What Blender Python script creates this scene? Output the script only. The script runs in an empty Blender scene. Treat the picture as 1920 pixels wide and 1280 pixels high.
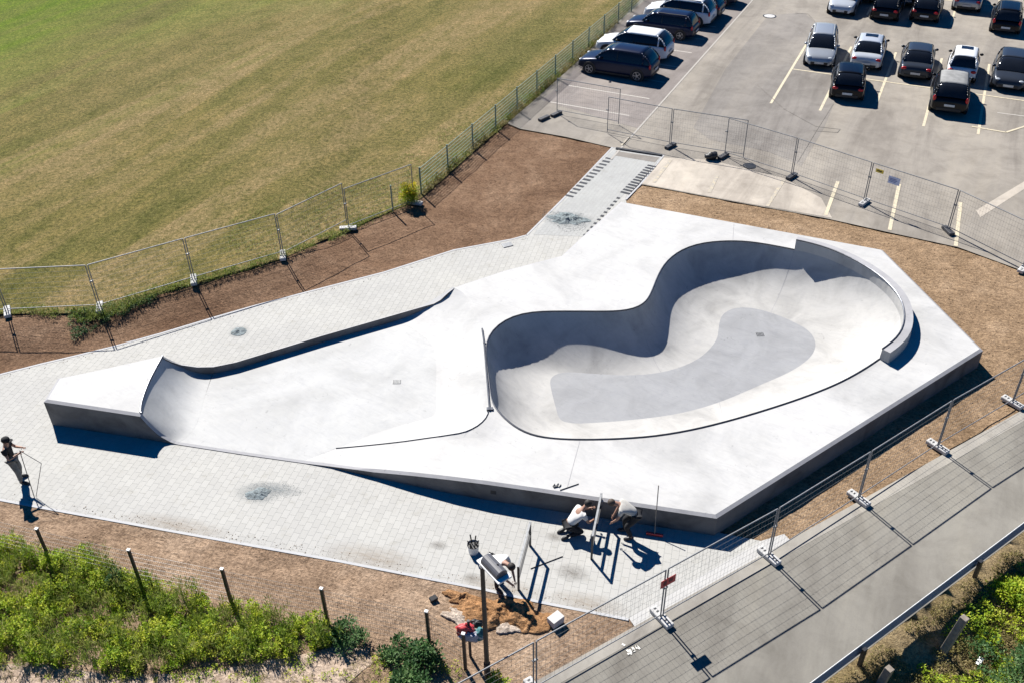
import bpy, bmesh, math, random
import numpy as np
from mathutils import Vector, Matrix, noise
from mathutils.geometry import delaunay_2d_cdt
R = math.radians
random.seed(7)
rng = np.random.default_rng(11)
S = bpy.context.scene
C = S.collection

# ------------------------------------------------------------------ camera
FPX, TH, RO, CH = 1818.713, 0.630438, -0.0174225, 19.8803
_fw = Vector((0, math.cos(TH), -math.sin(TH)))
_up = Vector((0, math.sin(TH), math.cos(TH)))
_r = Vector((1, 0, 0)) * math.cos(RO) + _up * math.sin(RO)
_u = -Vector((1, 0, 0)) * math.sin(RO) + _up * math.cos(RO)
def at(x, y, z=0.0):
    d = _fw + (x - 960) / FPX * _r - (y - 640) / FPX * _u
    t = (z - CH) / d.z
    return Vector((0, 0, CH)) + d * t
cd = bpy.data.cameras.new("camera"); cam = bpy.data.objects.new("camera", cd); C.objects.link(cam)
cd.sensor_width = 36; cd.lens = FPX / 1920 * 36; cd.clip_end = 2000; cd.clip_start = .5
M = Matrix(((_r.x, _u.x, -_fw.x, 0), (_r.y, _u.y, -_fw.y, 0), (_r.z, _u.z, -_fw.z, CH), (0, 0, 0, 1)))
cam.matrix_world = M
S.camera = cam

# ------------------------------------------------------------------ light
SD = Vector((.485, -.875, -.952)).normalized()      # travel direction of sunlight
sl = bpy.data.lights.new("sun", 'SUN'); sl.energy = 5.0; sl.angle = R(.5); sl.color = (1, .965, .91)
so = bpy.data.objects.new("sun", sl); C.objects.link(so)
so.rotation_euler = SD.to_track_quat('-Z', 'Y').to_euler(); so.location = (-30, 60, 60)
w = bpy.data.worlds.new("World"); S.world = w; w.use_nodes = True
nt = w.node_tree; bg = nt.nodes["Background"]
sky = nt.nodes.new("ShaderNodeTexSky"); sky.sky_type = 'NISHITA'; sky.sun_disc = False
sky.sun_elevation = R(43.6); sky.sun_rotation = R(-29); sky.ozone_density = 6.0; sky.dust_density = .0; sky.air_density = .8
hs = nt.nodes.new("ShaderNodeHueSaturation"); hs.inputs['Hue'].default_value = .504; hs.inputs['Saturation'].default_value = 1.5; hs.inputs['Value'].default_value = .9
nt.links.new(sky.outputs[0], hs.inputs['Color']); nt.links.new(hs.outputs[0], bg.inputs[0]); bg.inputs[1].default_value = 0.05
S.view_settings.view_transform = 'Standard'; S.view_settings.look = 'None'
S.view_settings.gamma = 1; S.view_settings.exposure = 0.92
S.cycles.max_bounces = 5; S.cycles.diffuse_bounces = 1; S.cycles.glossy_bounces = 2
S.cycles.use_denoising = True

# ------------------------------------------------------------------ tagging
def tag(o, label=None, cat=None, group=None, kind=None):
    if label: o['label'] = label
    if cat: o['category'] = cat
    if group: o['group'] = group
    if kind: o['kind'] = kind
    return o
def thing(name, label, cat, loc=(0, 0, 0), rz=0, group=None):
    o = bpy.data.objects.new(name, None); C.objects.link(o); o.empty_display_size = .2
    o.location = loc; o.rotation_euler = (0, 0, rz)
    return tag(o, label, cat, group)
def mesh(name, V, F, mat, parent=None, smooth=False):
    me = bpy.data.meshes.new(name); me.from_pydata([tuple(v) for v in V], [], [tuple(f) for f in F]); me.update()
    mats = mat if isinstance(mat, (list, tuple)) else [mat]
    for m in mats: me.materials.append(m)
    if smooth: me.shade_smooth()
    o = bpy.data.objects.new(name, me); C.objects.link(o); o.parent = parent
    return o
def copy_tree(o, parent=None):
    c = o.copy(); C.objects.link(c)
    if parent is not None: c.parent = parent
    for ch in list(o.children): copy_tree(ch, c)
    return c
class MB:
    def __init__(s): s.V = []; s.F = []
    def add(s, V, F):
        n = len(s.V); s.V += [Vector(v) for v in V]; s.F += [tuple(i + n for i in f) for f in F]
    def box(s, c, d, rz=0, M=None):
        x, y, z = d[0] / 2, d[1] / 2, d[2] / 2
        V = [Vector((a * x, b * y, e * z)) for e in (-1, 1) for b in (-1, 1) for a in (-1, 1)]
        if M: V = [M @ v for v in V]
        if rz:
            Rm = Matrix.Rotation(rz, 3, 'Z'); V = [Rm @ v for v in V]
        V = [v + Vector(c) for v in V]
        s.add(V, [(0, 2, 3, 1), (4, 5, 7, 6), (0, 1, 5, 4), (2, 6, 7, 3), (0, 4, 6, 2), (1, 3, 7, 5)])
    def tube(s, p0, p1, r, n=8, r1=None, cap=True):
        p0 = Vector(p0); p1 = Vector(p1); d = p1 - p0
        if d.length < 1e-6: return
        r1 = r if r1 is None else r1
        q = d.to_track_quat('Z', 'Y'); V = []
        for p, rr in ((p0, r), (p1, r1)):
            for i in range(n):
                a = 2 * math.pi * (i + .5) / n
                V.append(p + q @ Vector((rr * math.cos(a), rr * math.sin(a), 0)))
        F = [(i, (i + 1) % n, n + (i + 1) % n, n + i) for i in range(n)]
        if cap: F += [tuple(range(n - 1, -1, -1)), tuple(range(n, 2 * n))]
        s.add(V, F)
    def path(s, P, r, n=6):
        for a, b in zip(P, P[1:]): s.tube(a, b, r, n)
    def ball(s, c, r, sc=(1, 1, 1), nu=10, nv=7, q=None):
        V = []; F = []
        for j in range(1, nv):
            t = math.pi * j / nv
            for i in range(nu):
                a = 2 * math.pi * i / nu
                V.append(Vector((math.sin(t) * math.cos(a) * sc[0], math.sin(t) * math.sin(a) * sc[1], math.cos(t) * sc[2])) * r)
        V += [Vector((0, 0, r * sc[2])), Vector((0, 0, -r * sc[2]))]
        for j in range(nv - 2):
            for i in range(nu):
                F.append((j * nu + i, (j + 1) * nu + i, (j + 1) * nu + (i + 1) % nu, j * nu + (i + 1) % nu))
        T = len(V) - 2
        for i in range(nu):
            F.append((T, i, (i + 1) % nu)); F.append((T + 1, (nv - 2) * nu + (i + 1) % nu, (nv - 2) * nu + i))
        if q: V = [q @ v for v in V]
        s.add([v + Vector(c) for v in V], F)
    def build(s, name, mat, parent=None, smooth=False, bevel=0, seg=2):
        o = mesh(name, s.V, s.F, mat, parent, smooth)
        if bevel:
            m = o.modifiers.new("b", 'BEVEL'); m.width = bevel; m.segments = seg; m.limit_method = 'ANGLE'; m.angle_limit = R(35)
        return o

# ------------------------------------------------------------------ materials
class NT:
    def __init__(s, name):
        s.m = bpy.data.materials.new(name); s.m.use_nodes = True; s.n = s.m.node_tree.nodes; s.l = s.m.node_tree.links
        s.b = s.n["Principled BSDF"]; s.co = None
    def coord(s, scale=(1, 1, 1), rot=0, src='Object'):
        t = s.n.new("ShaderNodeTexCoord"); mp = s.n.new("ShaderNodeMapping")
        s.l.new(t.outputs[src], mp.inputs[0]); mp.inputs['Rotation'].default_value = (0, 0, rot)
        m2 = s.n.new("ShaderNodeMapping"); s.l.new(mp.outputs[0], m2.inputs[0]); m2.inputs['Scale'].default_value = scale
        return m2.outputs[0]
    def noise(s, scale, detail=6, rough=.55, vec=None, dist=0):
        t = s.n.new("ShaderNodeTexNoise"); t.inputs['Scale'].default_value = scale; t.inputs['Detail'].default_value = detail
        t.inputs['Roughness'].default_value = rough; t.inputs['Distortion'].default_value = dist
        s.l.new(vec if vec is not None else s.coord(), t.inputs['Vector']); return t.outputs['Fac']
    def ramp(s, fac, stops):
        t = s.n.new("ShaderNodeValToRGB"); e = t.color_ramp.elements
        while len(e) < len(stops): e.new(.5)
        for i, (p, c) in enumerate(stops):
            e[i].position = p; e[i].color = (c if isinstance(c, tuple) else (c, c, c)) + (1,)
        s.l.new(fac, t.inputs[0]); return t.outputs[0]
    def mix(s, f, a, b, mode='MIX'):
        t = s.n.new("ShaderNodeMix"); t.data_type = 'RGBA'; t.blend_type = mode
        for i, v in ((0, f), (6, a), (7, b)):
            if isinstance(v, (int, float)): t.inputs[i].default_value = v
            elif isinstance(v, tuple): t.inputs[i].default_value = v + (1,)
            else: s.l.new(v, t.inputs[i])
        return t.outputs[2]
    def math(s, op, a, b=0.0):
        t = s.n.new("ShaderNodeMath"); t.operation = op
        for i, v in ((0, a), (1, b)):
            if isinstance(v, (int, float)): t.inputs[i].default_value = v
            else: s.l.new(v, t.inputs[i])
        return t.outputs[0]
    def col(s, v):
        if isinstance(v, tuple): s.b.inputs['Base Color'].default_value = v + (1,)
        else: s.l.new(v, s.b.inputs['Base Color'])
    def rough(s, v):
        if isinstance(v, (int, float)): s.b.inputs['Roughness'].default_value = v
        else: s.l.new(v, s.b.inputs['Roughness'])
    def bump(s, h, dist=.02, strength=1.0):
        t = s.n.new("ShaderNodeBump"); t.inputs['Distance'].default_value = dist; t.inputs['Strength'].default_value = strength
        s.l.new(h, t.inputs['Height']); s.l.new(t.outputs[0], s.b.inputs['Normal'])
def simple(name, c, rough=.6, metal=0, var=.12, scale=6, coat=0, spec=.5):
    t = NT(name); n = t.noise(scale, 4)
    t.col(t.ramp(n, [(.3, tuple(x * (1 - var) for x in c)), (.7, tuple(min(1, x * (1 + var)) for x in c))]))
    t.rough(rough); t.b.inputs['Metallic'].default_value = metal; t.b.inputs['Coat Weight'].default_value = coat
    t.b.inputs['Specular IOR Level'].default_value = spec
    return t.m
def concrete(name, c, amp=.1, big=.35, rough=.75, bump=.004):
    t = NT(name)
    a = t.noise(big, 7, .62, dist=.8); b = t.noise(2.2, 6, .7, dist=1.2); d = t.noise(30, 3)
    base = t.ramp(a, [(.3, tuple(x * (1 - amp) for x in c)), (.52, c), (.75, tuple(min(.95, x * (1 + amp * .6)) for x in c))])
    base = t.mix(.55, base, t.ramp(b, [(.3, (.86, .87, .9)), (.6, (1, 1, 1))]), 'MULTIPLY')
    sw = t.noise(1.1, 5, .7, t.coord((1, 5, 1), .6), 1.5)
    base = t.mix(.45, base, t.ramp(sw, [(.36, (.86, .86, .87)), (.5, (1, 1, 1))]), 'MULTIPLY')
    sp_ = t.noise(3.5, 3, .5, dist=2.5)
    base = t.mix(.8, base, t.ramp(sp_, [(.24, (.72, .72, .72)), (.33, (1, 1, 1)), (.72, (1, 1, 1)), (.8, (1.12, 1.12, 1.1))]), 'MULTIPLY')
    t.col(base); t.rough(t.ramp(a, [(.3, rough - .1), (.7, rough + .1)])); t.b.inputs['Specular IOR Level'].default_value = .25
    t.bump(t.math('ADD', t.math('MULTIPLY', b, .7), t.math('MULTIPLY', d, .3)), bump)
    return t.m
M_deck = concrete("deck_concrete", (.475, .468, .452), .22)
M_street = concrete("street_concrete", (.44, .438, .425), .24)
M_bowl = concrete("bowl_concrete", (.42, .41, .39), .26, .6)
M_bfloor = concrete("bowl_floor_concrete", (.285, .288, .295), .16, .7)
M_band = concrete("band_concrete", (.35, .345, .35), .16, 1.0)
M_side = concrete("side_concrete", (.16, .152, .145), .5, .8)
M_kerb = concrete("kerb_concrete", (.42, .42, .42), .1, 1.0)
M_foot = concrete("foot_concrete", (.5, .49, .47), .2, 3)
M_darkfoot = simple("dark_foot_rubber", (.05, .05, .055), .7)
M_steel = simple("galvanised_steel", (.22, .225, .23), .55, .3, .2, 12)
M_wire = simple("wire_steel", (.16, .17, .17), .7, .1, .2, 12)
M_dsteel = simple("dark_painted_steel", (.022, .023, .026), .5)
M_cop = simple("coping_steel", (.08, .085, .1), .4, .7)
M_green = simple("green_fence_paint", (.17, .25, .21), .5)
M_black = simple("black_plastic", (.012, .012, .013), .5)
M_rub = simple("tyre_rubber", (.015, .015, .016), .8)
M_white = simple("white_plastic", (.7, .7, .68), .5)
M_red = simple("red_plastic", (.50, .05, .055), .5)
M_blue = simple("pale_blue_print", (.62, .68, .85), .6)
M_yellow = simple("yellow_print", (.85, .62, .08), .6)
M_wood = simple("weathered_wood", (.24, .205, .165), .8, 0, .25, 9)
M_dwood = simple("dark_weathered_post", (.15, .13, .12), .85, 0, .35, 9)

def m_paver(name, rot, c=(.41, .402, .38), bw=.30, rh=.20):
    t = NT(name)
    v = t.coord((1, 1, 1), rot)
    br = t.n.new("ShaderNodeTexBrick"); t.l.new(v, br.inputs['Vector'])
    br.inputs['Scale'].default_value = 1; br.inputs['Brick Width'].default_value = bw; br.inputs['Row Height'].default_value = rh
    br.inputs['Mortar Size'].default_value = .0045; br.inputs['Mortar Smooth'].default_value = .3
    br.inputs['Color1'].default_value = tuple(x * .955 for x in c) + (1,); br.inputs['Color2'].default_value = tuple(x * 1.03 for x in c) + (1,)
    br.inputs['Mortar'].default_value = (.325, .325, .31, 1)
    a = t.noise(.3, 5, .6); b = t.noise(40, 3, .7); e = t.noise(2.0, 6, .7)
    k = t.mix(1, br.outputs['Color'], t.ramp(a, [(.3, (.93, .93, .93)), (.7, (1.04, 1.04, 1.02))]), 'MULTIPLY')
    k = t.mix(1, k, t.ramp(b, [(.3, (.93, .93, .93)), (.7, (1.05, 1.05, 1.05))]), 'MULTIPLY')
    k = t.mix(.6, k, t.ramp(e, [(.3, (.82, .80, .75)), (.44, (1, 1, 1))]), 'MULTIPLY')
    t.col(k); t.rough(.85); t.b.inputs['Specular IOR Level'].default_value = .2
    t.bump(t.math('SUBTRACT', t.math('MULTIPLY', b, .2), br.outputs['Fac']), .004)
    return t.m
M_pave = m_paver("paving_blocks", R(-76))
M_path = m_paver("path_blocks", R(-65), (.37, .37, .36), .24, .16)

def m_soil(name, c1, c2, c3, bump=.07):
    t = NT(name)
    a = t.noise(.32, 7, .65, dist=.6); b = t.noise(3.0, 8, .75, dist=.5); d = t.noise(14, 6, .75)
    st = t.noise(2.4, 6, .7, t.coord((1, 4.5, 1), .35), 1.2)
    k = t.ramp(a, [(.3, c1), (.5, c2), (.72, c3)])
    k = t.mix(.75, k, t.ramp(b, [(.3, (.55, .52, .5)), (.52, (1, 1, 1)), (.75, (1.25, 1.22, 1.18))]), 'MULTIPLY')
    k = t.mix(.5, k, t.ramp(st, [(.36, (.5, .47, .44)), (.52, (1, 1, 1)), (.68, (1.2, 1.2, 1.18))]), 'MULTIPLY')
    k = t.mix(1.0, k, t.ramp(d, [(.38, (.62, .6, .58)), (.5, (1, 1, 1)), (.62, (1.3, 1.29, 1.27))]), 'MULTIPLY')
    t.col(k); t.rough(.95); t.b.inputs['Specular IOR Level'].default_value = .1
    t.bump(t.math('ADD', t.math('ADD', b, t.math('MULTIPLY', d, .45)), t.math('MULTIPLY', st, .6)), bump)
    return t.m
M_soilb = m_soil("brown_soil", (.135, .078, .046), (.195, .12, .074), (.28, .185, .12))
M_soilt = m_soil("tan_soil", (.21, .14, .082), (.30, .205, .125), (.40, .285, .185))
M_sand = m_soil("sandy_soil", (.21, .14, .09), (.33, .23, .155), (.45, .335, .24))
M_psand = m_soil("pale_sand", (.34, .255, .19), (.46, .36, .28), (.56, .46, .37), .05)
M_orange = m_soil("orange_sand", (.30, .15, .065), (.40, .225, .11), (.47, .31, .18), .09)
M_rubble = m_soil("pale_rubble", (.38, .31, .24), (.5, .42, .35), (.6, .53, .46), .06)
M_gravel = m_soil("grey_gravel", (.17, .2, .21), (.22, .255, .265), (.28, .31, .32), .03)
M_bank = m_soil("bank_soil", (.18, .14, .06), (.29, .22, .11), (.40, .30, .18))

def m_asphalt(name, c, amp=.16):
    t = NT(name)
    a = t.noise(.12, 6, .62, dist=1.0); b = t.noise(.9, 7, .7, dist=.6); d = t.noise(60, 3, .8)
    st = t.noise(.45, 6, .68, t.coord((.14, 1, 1), R(-64)), .6)
    k = t.ramp(a, [(.3, tuple(x * (1 - amp) for x in c)), (.5, c), (.72, tuple(x * (1 + amp) for x in c))])
    k = t.mix(.9, k, t.ramp(st, [(.36, (.74, .73, .73)), (.5, (1, 1, 1)), (.65, (1.14, 1.13, 1.1))]), 'MULTIPLY')
    k = t.mix(.85, k, t.ramp(b, [(.32, (.76, .75, .74)), (.55, (1, 1, 1)), (.75, (1.1, 1.1, 1.08))]), 'MULTIPLY')
    k = t.mix(.5, k, t.ramp(d, [(.3, (.8, .8, .8)), (.7, (1.15, 1.15, 1.15))]), 'MULTIPLY')
    t.col(k); t.rough(.85); t.b.inputs['Specular IOR Level'].default_value = .25
    t.bump(t.math('ADD', t.math('MULTIPLY', b, .3), t.math('MULTIPLY', d, .4)), .01)
    return t.m
M_park = m_asphalt("parking_asphalt", (.262, .236, .202))
M_bay = m_asphalt("bay_asphalt", (.222, .196, .18))
M_patch = m_asphalt("patch_asphalt", (.222, .203, .182), .16)
M_apron = m_asphalt("apron_concrete", (.46, .41, .345), .2)
M_road = m_asphalt("road_asphalt", (.215, .202, .175))
M_roadl = m_asphalt("road_edge", (.31, .29, .255))

def m_paint(name, c, lo=.36, hi=.5):
    t = NT(name); n = t.noise(6, 7, .8)
    t.col(t.mix(t.ramp(n, [(lo, 0.0), (hi, 1.0)]), (.33, .30, .26), c)); t.rough(.8)
    return t.m
M_line = m_paint("worn_line_paint", (.54, .47, .33))
M_wline = m_paint("worn_white_paint", (.40, .37, .33))
M_kline = m_paint("kerb_line", (.36, .335, .30), .3, .5)
M_faint = m_paint("faint_line_paint", (.47, .40, .28), .45, .6)
M_chalk = m_paint("chalk_paint", (.7, .68, .62), .3, .45)

LAWN_A = 63
def m_grass():
    t = NT("dry_lawn")
    geo = t.coord()
    a = t.noise(.045, 5, .55, dist=.5)
    st = t.noise(.20, 5, .62, t.coord((.16, 1.5, 1), R(-LAWN_A)), .5)
    st2 = t.noise(.5, 5, .65, t.coord((.2, 1.4, 1), R(-LAWN_A - 6)), .6)
    b = t.noise(1.0, 7, .75); d = t.noise(5.5, 7, .9); e = t.noise(20, 3, .85)
    sx = t.n.new("ShaderNodeSeparateXYZ"); t.l.new(geo, sx.inputs[0])
    g = t.math('ADD', t.math('MULTIPLY', sx.outputs[0], -.042), t.math('MULTIPLY', sx.outputs[1], .030))
    g = t.math('ADD', t.math('SUBTRACT', g, 2.36), t.math('MULTIPLY', t.math('SUBTRACT', st, .5), 2.6))
    sm = t.ramp(g, [(0, 0.0), (.9, 1.0)])
    dry = t.ramp(st, [(.34, (.098, .098, .024)), (.46, (.155, .130, .044)), (.56, (.215, .165, .078)), (.72, (.185, .145, .058))])
    dry = t.mix(.6, dry, t.ramp(st2, [(.36, (.62, .72, .45)), (.5, (1, 1, 1)), (.66, (1.2, 1.14, 1.2))]), 'MULTIPLY')
    dry = t.mix(t.ramp(a, [(.35, 0.0), (.7, .5)]), dry, (.20, .155, .075))
    k = t.mix(sm, dry, (.095, .145, .010))
    k = t.mix(.75, k, t.ramp(b, [(.34, (.66, .74, .5)), (.5, (1, 1, 1)), (.66, (1.28, 1.2, 1.22))]), 'MULTIPLY')
    k = t.mix(1.0, k, t.ramp(d, [(.40, (.42, .48, .32)), (.5, (1, 1, 1)), (.60, (1.6, 1.5, 1.5))]), 'MULTIPLY')
    k = t.mix(.9, k, t.ramp(e, [(.38, (.5, .52, .42)), (.62, (1.45, 1.42, 1.42))]), 'MULTIPLY')
    t.col(k); t.rough(.95); t.b.inputs['Specular IOR Level'].default_value = .1
    t.bump(t.math('ADD', t.math('ADD', d, t.math('MULTIPLY', e, .5)), b), .05)
    return t.m
M_grass = m_grass()

def m_leaf(name, stops, transl=True):
    t = NT(name)
    at_ = t.n.new("ShaderNodeAttribute"); at_.attribute_name = "rnd"
    n = t.noise(1.2, 3)
    f = t.math('ADD', t.math('MULTIPLY', at_.outputs['Fac'], .6), t.math('MULTIPLY', n, .4))
    k = t.ramp(f, stops); t.col(k); t.rough(.6); t.b.inputs['Specular IOR Level'].default_value = .3
    tr = t.n.new("ShaderNodeBsdfTranslucent"); t.l.new(k, tr.inputs[0]); mx = t.n.new("ShaderNodeMixShader"); mx.inputs[0].default_value = .38
    out = t.n["Material Output"]; t.l.new(t.b.outputs[0], mx.inputs[1]); t.l.new(tr.outputs[0], mx.inputs[2]); t.l.new(mx.outputs[0], out.inputs[0])
    return t.m
M_weed = m_leaf("weed_leaves", [(.15, (.06, .14, .008)), (.32, (.19, .32, .014)), (.5, (.36, .47, .022)), (.7, (.58, .60, .06))])
M_shrub = m_leaf("shrub_leaves", [(.2, (.02, .07, .018)), (.5, (.065, .15, .04)), (.8, (.2, .3, .11))])
M_dryw = m_leaf("dry_weeds", [(.2, (.13, .13, .03)), (.5, (.26, .22, .075)), (.8, (.42, .33, .17))])
M_tuft = m_leaf("tuft_grass", [(.2, (.10, .16, .018)), (.5, (.20, .26, .04)), (.8, (.36, .34, .11))])
M_yel = m_leaf("yellow_flowers", [(.2, (.30, .28, .02)), (.6, (.6, .48, .03)), (.9, (.75, .6, .05))])

# ------------------------------------------------------------------ 2-D helpers
def inside(x, y, P):
    c = False; n = len(P); j = n - 1
    for i in range(n):
        xi, yi = P[i][0], P[i][1]; xj, yj = P[j][0], P[j][1]
        if (yi > y) != (yj > y) and x < (xj - xi) * (y - yi) / (yj - yi) + xi: c = not c
        j = i
    return c
def sheet(name, P, zf, mat, step=None, holes=(), parent=None, smooth=True, kind='structure'):
    P = [(p[0], p[1]) for p in P]; loops = [P] + [[(p[0], p[1]) for p in h] for h in holes]
    V = []; E = []
    for L in loops:
        if step:
            L2 = []
            for a, b in zip(L, L[1:] + L[:1]):
                n = max(1, int(math.hypot(b[0] - a[0], b[1] - a[1]) / step))
                L2 += [(a[0] + (b[0] - a[0]) * k / n, a[1] + (b[1] - a[1]) * k / n) for k in range(n)]
            L = L2
        n0 = len(V); V += L; E += [(n0 + i, n0 + (i + 1) % len(L)) for i in range(len(L))]
    if step:
        xs = [p[0] for p in P]; ys = [p[1] for p in P]
        x = min(xs) + step / 2
        while x < max(xs):
            y = min(ys) + step / 2
            while y < max(ys):
                jx = x + random.uniform(-.2, .2) * step; jy = y + random.uniform(-.2, .2) * step
                if inside(jx, jy, P) and not any(inside(jx, jy, h) for h in holes): V.append((jx, jy))
                y += step
            x += step
    r = delaunay_2d_cdt([Vector(v) for v in V], E, [], 0, 1e-5)
    F = []
    for f in r[2]:
        cx = sum(r[0][i].x for i in f) / 3; cy = sum(r[0][i].y for i in f) / 3
        if inside(cx, cy, P) and not any(inside(cx, cy, h) for h in holes): F.append(f)
    VV = [(v.x, v.y, zf(v.x, v.y) if callable(zf) else zf) for v in r[0]]
    o = mesh(name, VV, F, mat, parent, smooth)
    if parent is None and kind: o['kind'] = kind
    return o
def pts(L, z=0): return [at(a, b, z) for a, b in L]
def segd(x, y, P):
    m = 1e9
    for a, b in zip(P, P[1:]):
        dx, dy = b[0] - a[0], b[1] - a[1]; t = max(0, min(1, ((x - a[0]) * dx + (y - a[1]) * dy) / (dx * dx + dy * dy)))
        m = min(m, math.hypot(x - a[0] - t * dx, y - a[1] - t * dy))
    return m
def sm(t): t = max(0, min(1, t)); return t * t * (3 - 2 * t)
def catmull(P, n):            # resample a polyline of Vectors smoothly: n points
    P = [Vector(p) for p in P]; Q = [P[0]]
    for i in range(len(P) - 1):
        p0 = P[max(i - 1, 0)]; p1 = P[i]; p2 = P[i + 1]; p3 = P[min(i + 2, len(P) - 1)]
        for k in range(1, 9):
            t = k / 8
            Q.append(.5 * ((2 * p1) + (p2 - p0) * t + (2 * p0 - 5 * p1 + 4 * p2 - p3) * t * t + (3 * p1 - p0 - 3 * p2 + p3) * t ** 3))
    D = [0]
    for a, b in zip(Q, Q[1:]): D.append(D[-1] + (b - a).length)
    out = []; j = 0
    for k in range(n):
        s = D[-1] * k / (n - 1)
        while j < len(D) - 2 and D[j + 1] < s: j += 1
        t = (s - D[j]) / max(1e-9, D[j + 1] - D[j]); out.append(Q[j].lerp(Q[j + 1], max(0, min(1, t))))
    return out

# ------------------------------------------------------------------ setting: sheets
BFOOT = [at(*p) for p in [(110, 790), (262, 818), (340, 829), (600, 866), (1000, 943), (1345, 994), (1820, 682), (1640, 498), (1162, 406), (1054, 508), (860, 568), (600, 637), (400, 693), (310, 698), (120, 745)]]
PE = pts([(-500, 850), (0, 703), (74, 684), (150, 666), (215, 650), (300, 627), (400, 597), (480, 574), (576, 549), (720, 512), (852, 470), (960, 450), (989, 442)])
LFENCE = [at(-340, 600, .35), at(15, 590, .35), at(188, 583, .35), at(364, 528, .35), at(531, 483, .3), at(653, 431, 0), at(778, 385)]
def emb(x): return .35 * sm((-6.6 - x) / 2.6)
def zsoil(x, y):
    n = noise.fractal(Vector((x * .9, y * .9, 0)), 1.0, 2.0, 4) * .03 + noise.fractal(Vector((x * 5, y * 5, 3)), 1.0, 2.0, 3) * .012
    d = segd(x, y, PE)
    z = .0 - .035 * min(1, d / .4) + n * min(1, d / .5)
    if x < -6: z += emb(x) * sm(d / 2.6)
    return z
base = sheet("ground", [(-300, -60), (300, -60), (300, 500), (-300, 500)], -2.2, M_sand)
# lawn
GE = [at(-900, 640, .35), at(-340, 608, .35), at(0, 590, .35), at(100, 588, .35), at(190, 590, .35), at(300, 548, .35), at(364, 532, .35), at(450, 508, .33), at(531, 486, .3), at(600, 455, .1),
      at(660, 428), at(720, 402), at(790, 372), at(860, 310), at(905, 270), at(950, 232), at(1000, 190), at(1100, 100), at(1195, 5), at(1400, -210)]
def zgr(x, y): return emb(x) + .01 + noise.fractal(Vector((x * .3, y * .3, 1)), 1.0, 2.0, 3) * .02
sheet("lawn", GE + [Vector((40, 160, 0)), Vector((-150, 160, 0)), Vector((-150, 20, 0))], zgr, M_grass, 1.0)
# brown soil strip between lawn and walkway
SB = [at(-900, 640, .35), at(-340, 606, .35), at(0, 588, .35), at(100, 586, .35), at(190, 588, .35), at(300, 546, .35), at(364, 530, .35), at(450, 506, .33), at(531, 484, .3), at(600, 453, .1),
      at(660, 426), at(720, 400), at(790, 370), at(860, 308), at(905, 268), at(950, 232), at(975, 243), at(1060, 258), at(1149, 278)] + pts([(1065, 370), (1030, 402), (989, 442)]) + PE[::-1][1:]
sheet("soil_beside_walkway", SB, lambda x, y: zsoil(x, y), M_soilb, .22)
# tan soil strip behind and right of the slab
ST = pts([(1199, 346), (1373, 378), (1550, 410), (1662, 436), (1797, 464), (1920, 510), (2100, 585), (2400, 620), (2200, 720), (1920, 795), (1485, 1035), (1440, 1025), (1340, 990), (1172, 374)])
sheet("soil_behind_bowl", ST, lambda x, y: -.035 + noise.fractal(Vector((x * .9, y * .9, 0)), 1.0, 2.0, 4) * .03 + noise.fractal(Vector((x * 4, y * 4, 3)), 1.0, 2.0, 3) * .015, M_soilt, .25, (BFOOT,))
# lower soil strip + weed bank
LE = [(-500, 860), (0, 934), (74, 948), (324, 993), (640, 1049.5), (904, 1101), (1020, 1127), (1179, 1158)]
LEW = pts(LE)
SL = LEW + pts([(1205, 1190), (1015, 1300), (730, 1470), (-500, 1450)])
def zlow(x, y):
    d = segd(x, y, LEW)
    return -.0 - .04 * min(1, d / .4) + (noise.fractal(Vector((x * .9, y * .9, 0)), 1.0, 2.0, 4) * .05 + noise.fractal(Vector((x * 5, y * 5, 3)), 1.0, 2.0, 3) * .018) * min(1, d / .4)
sheet("soil_below_walkway", SL, zlow, M_sand, .14)
SS = pts([(-300, 1262), (60, 1240), (200, 1262), (330, 1262), (450, 1246), (560, 1226), (640, 1206), (690, 1215), (700, 1240), (640, 1290), (600, 1400), (-300, 1400)])
sheet("pale_sand_strip", SS, lambda x, y: zlow(x, y) + .012, M_psand, .14)
# paving
front_right = pts([(1427, 1013), (1350, 998)])
PAV = PE + pts([(1065, 365), (1149, 277.5), (1243, 292), (1173, 373)]) + pts([(1200, 500), (1400, 700)]) + front_right[::-1] + LEW[::-1]
PAV[-len(LEW) - 2:-len(LEW)] = pts([(1350, 998), (1427, 1013)])
sheet("walkway_paving", PAV, 0.0, M_pave, None, (BFOOT,))
# lighter block path up to the car park (lies as its own field of blocks)
sheet("path_paving", pts([(1000, 440), (1150, 282), (1239, 294), (1092, 444)]), .004, M_path)
# concrete edging bands
def band(name, P, wdt, z, h, mat, parent=None, side=1):
    V = []; F = []; n = len(P)
    for i, p in enumerate(P):
        a = P[max(0, i - 1)]; b = P[min(n - 1, i + 1)]; d = Vector((b[0] - a[0], b[1] - a[1], 0)).normalized(); nn = Vector((-d.y, d.x, 0)) * wdt * side
        p = Vector((p[0], p[1], 0)); V += [p + Vector((0, 0, z)), p + Vector((0, 0, z + h)), p + nn + Vector((0, 0, z + h)), p + nn + Vector((0, 0, z))]
    for i in range(n - 1):
        for k in range(4): F.append((4 * i + k, 4 * i + (k + 1) % 4, 4 * i + 4 + (k + 1) % 4, 4 * i + 4 + k))
    F += [(3, 2, 1, 0), tuple(4 * n - 4 + k for k in range(4))]
    o = mesh(name, V, F, mat, parent)
    if parent is None: o['kind'] = 'structure'
    return o
band("kerb_upper", PE, .08, -.2, .208, M_kerb)
band("kerb_lower", LEW, .08, -.2, .208, M_kerb, side=-1)
band("kerb_path", pts([(989, 442), (1065, 366), (1149, 277.5), (1243, 292), (1199, 346), (1172, 374)]), .08, -.2, .208, M_kerb)
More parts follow.
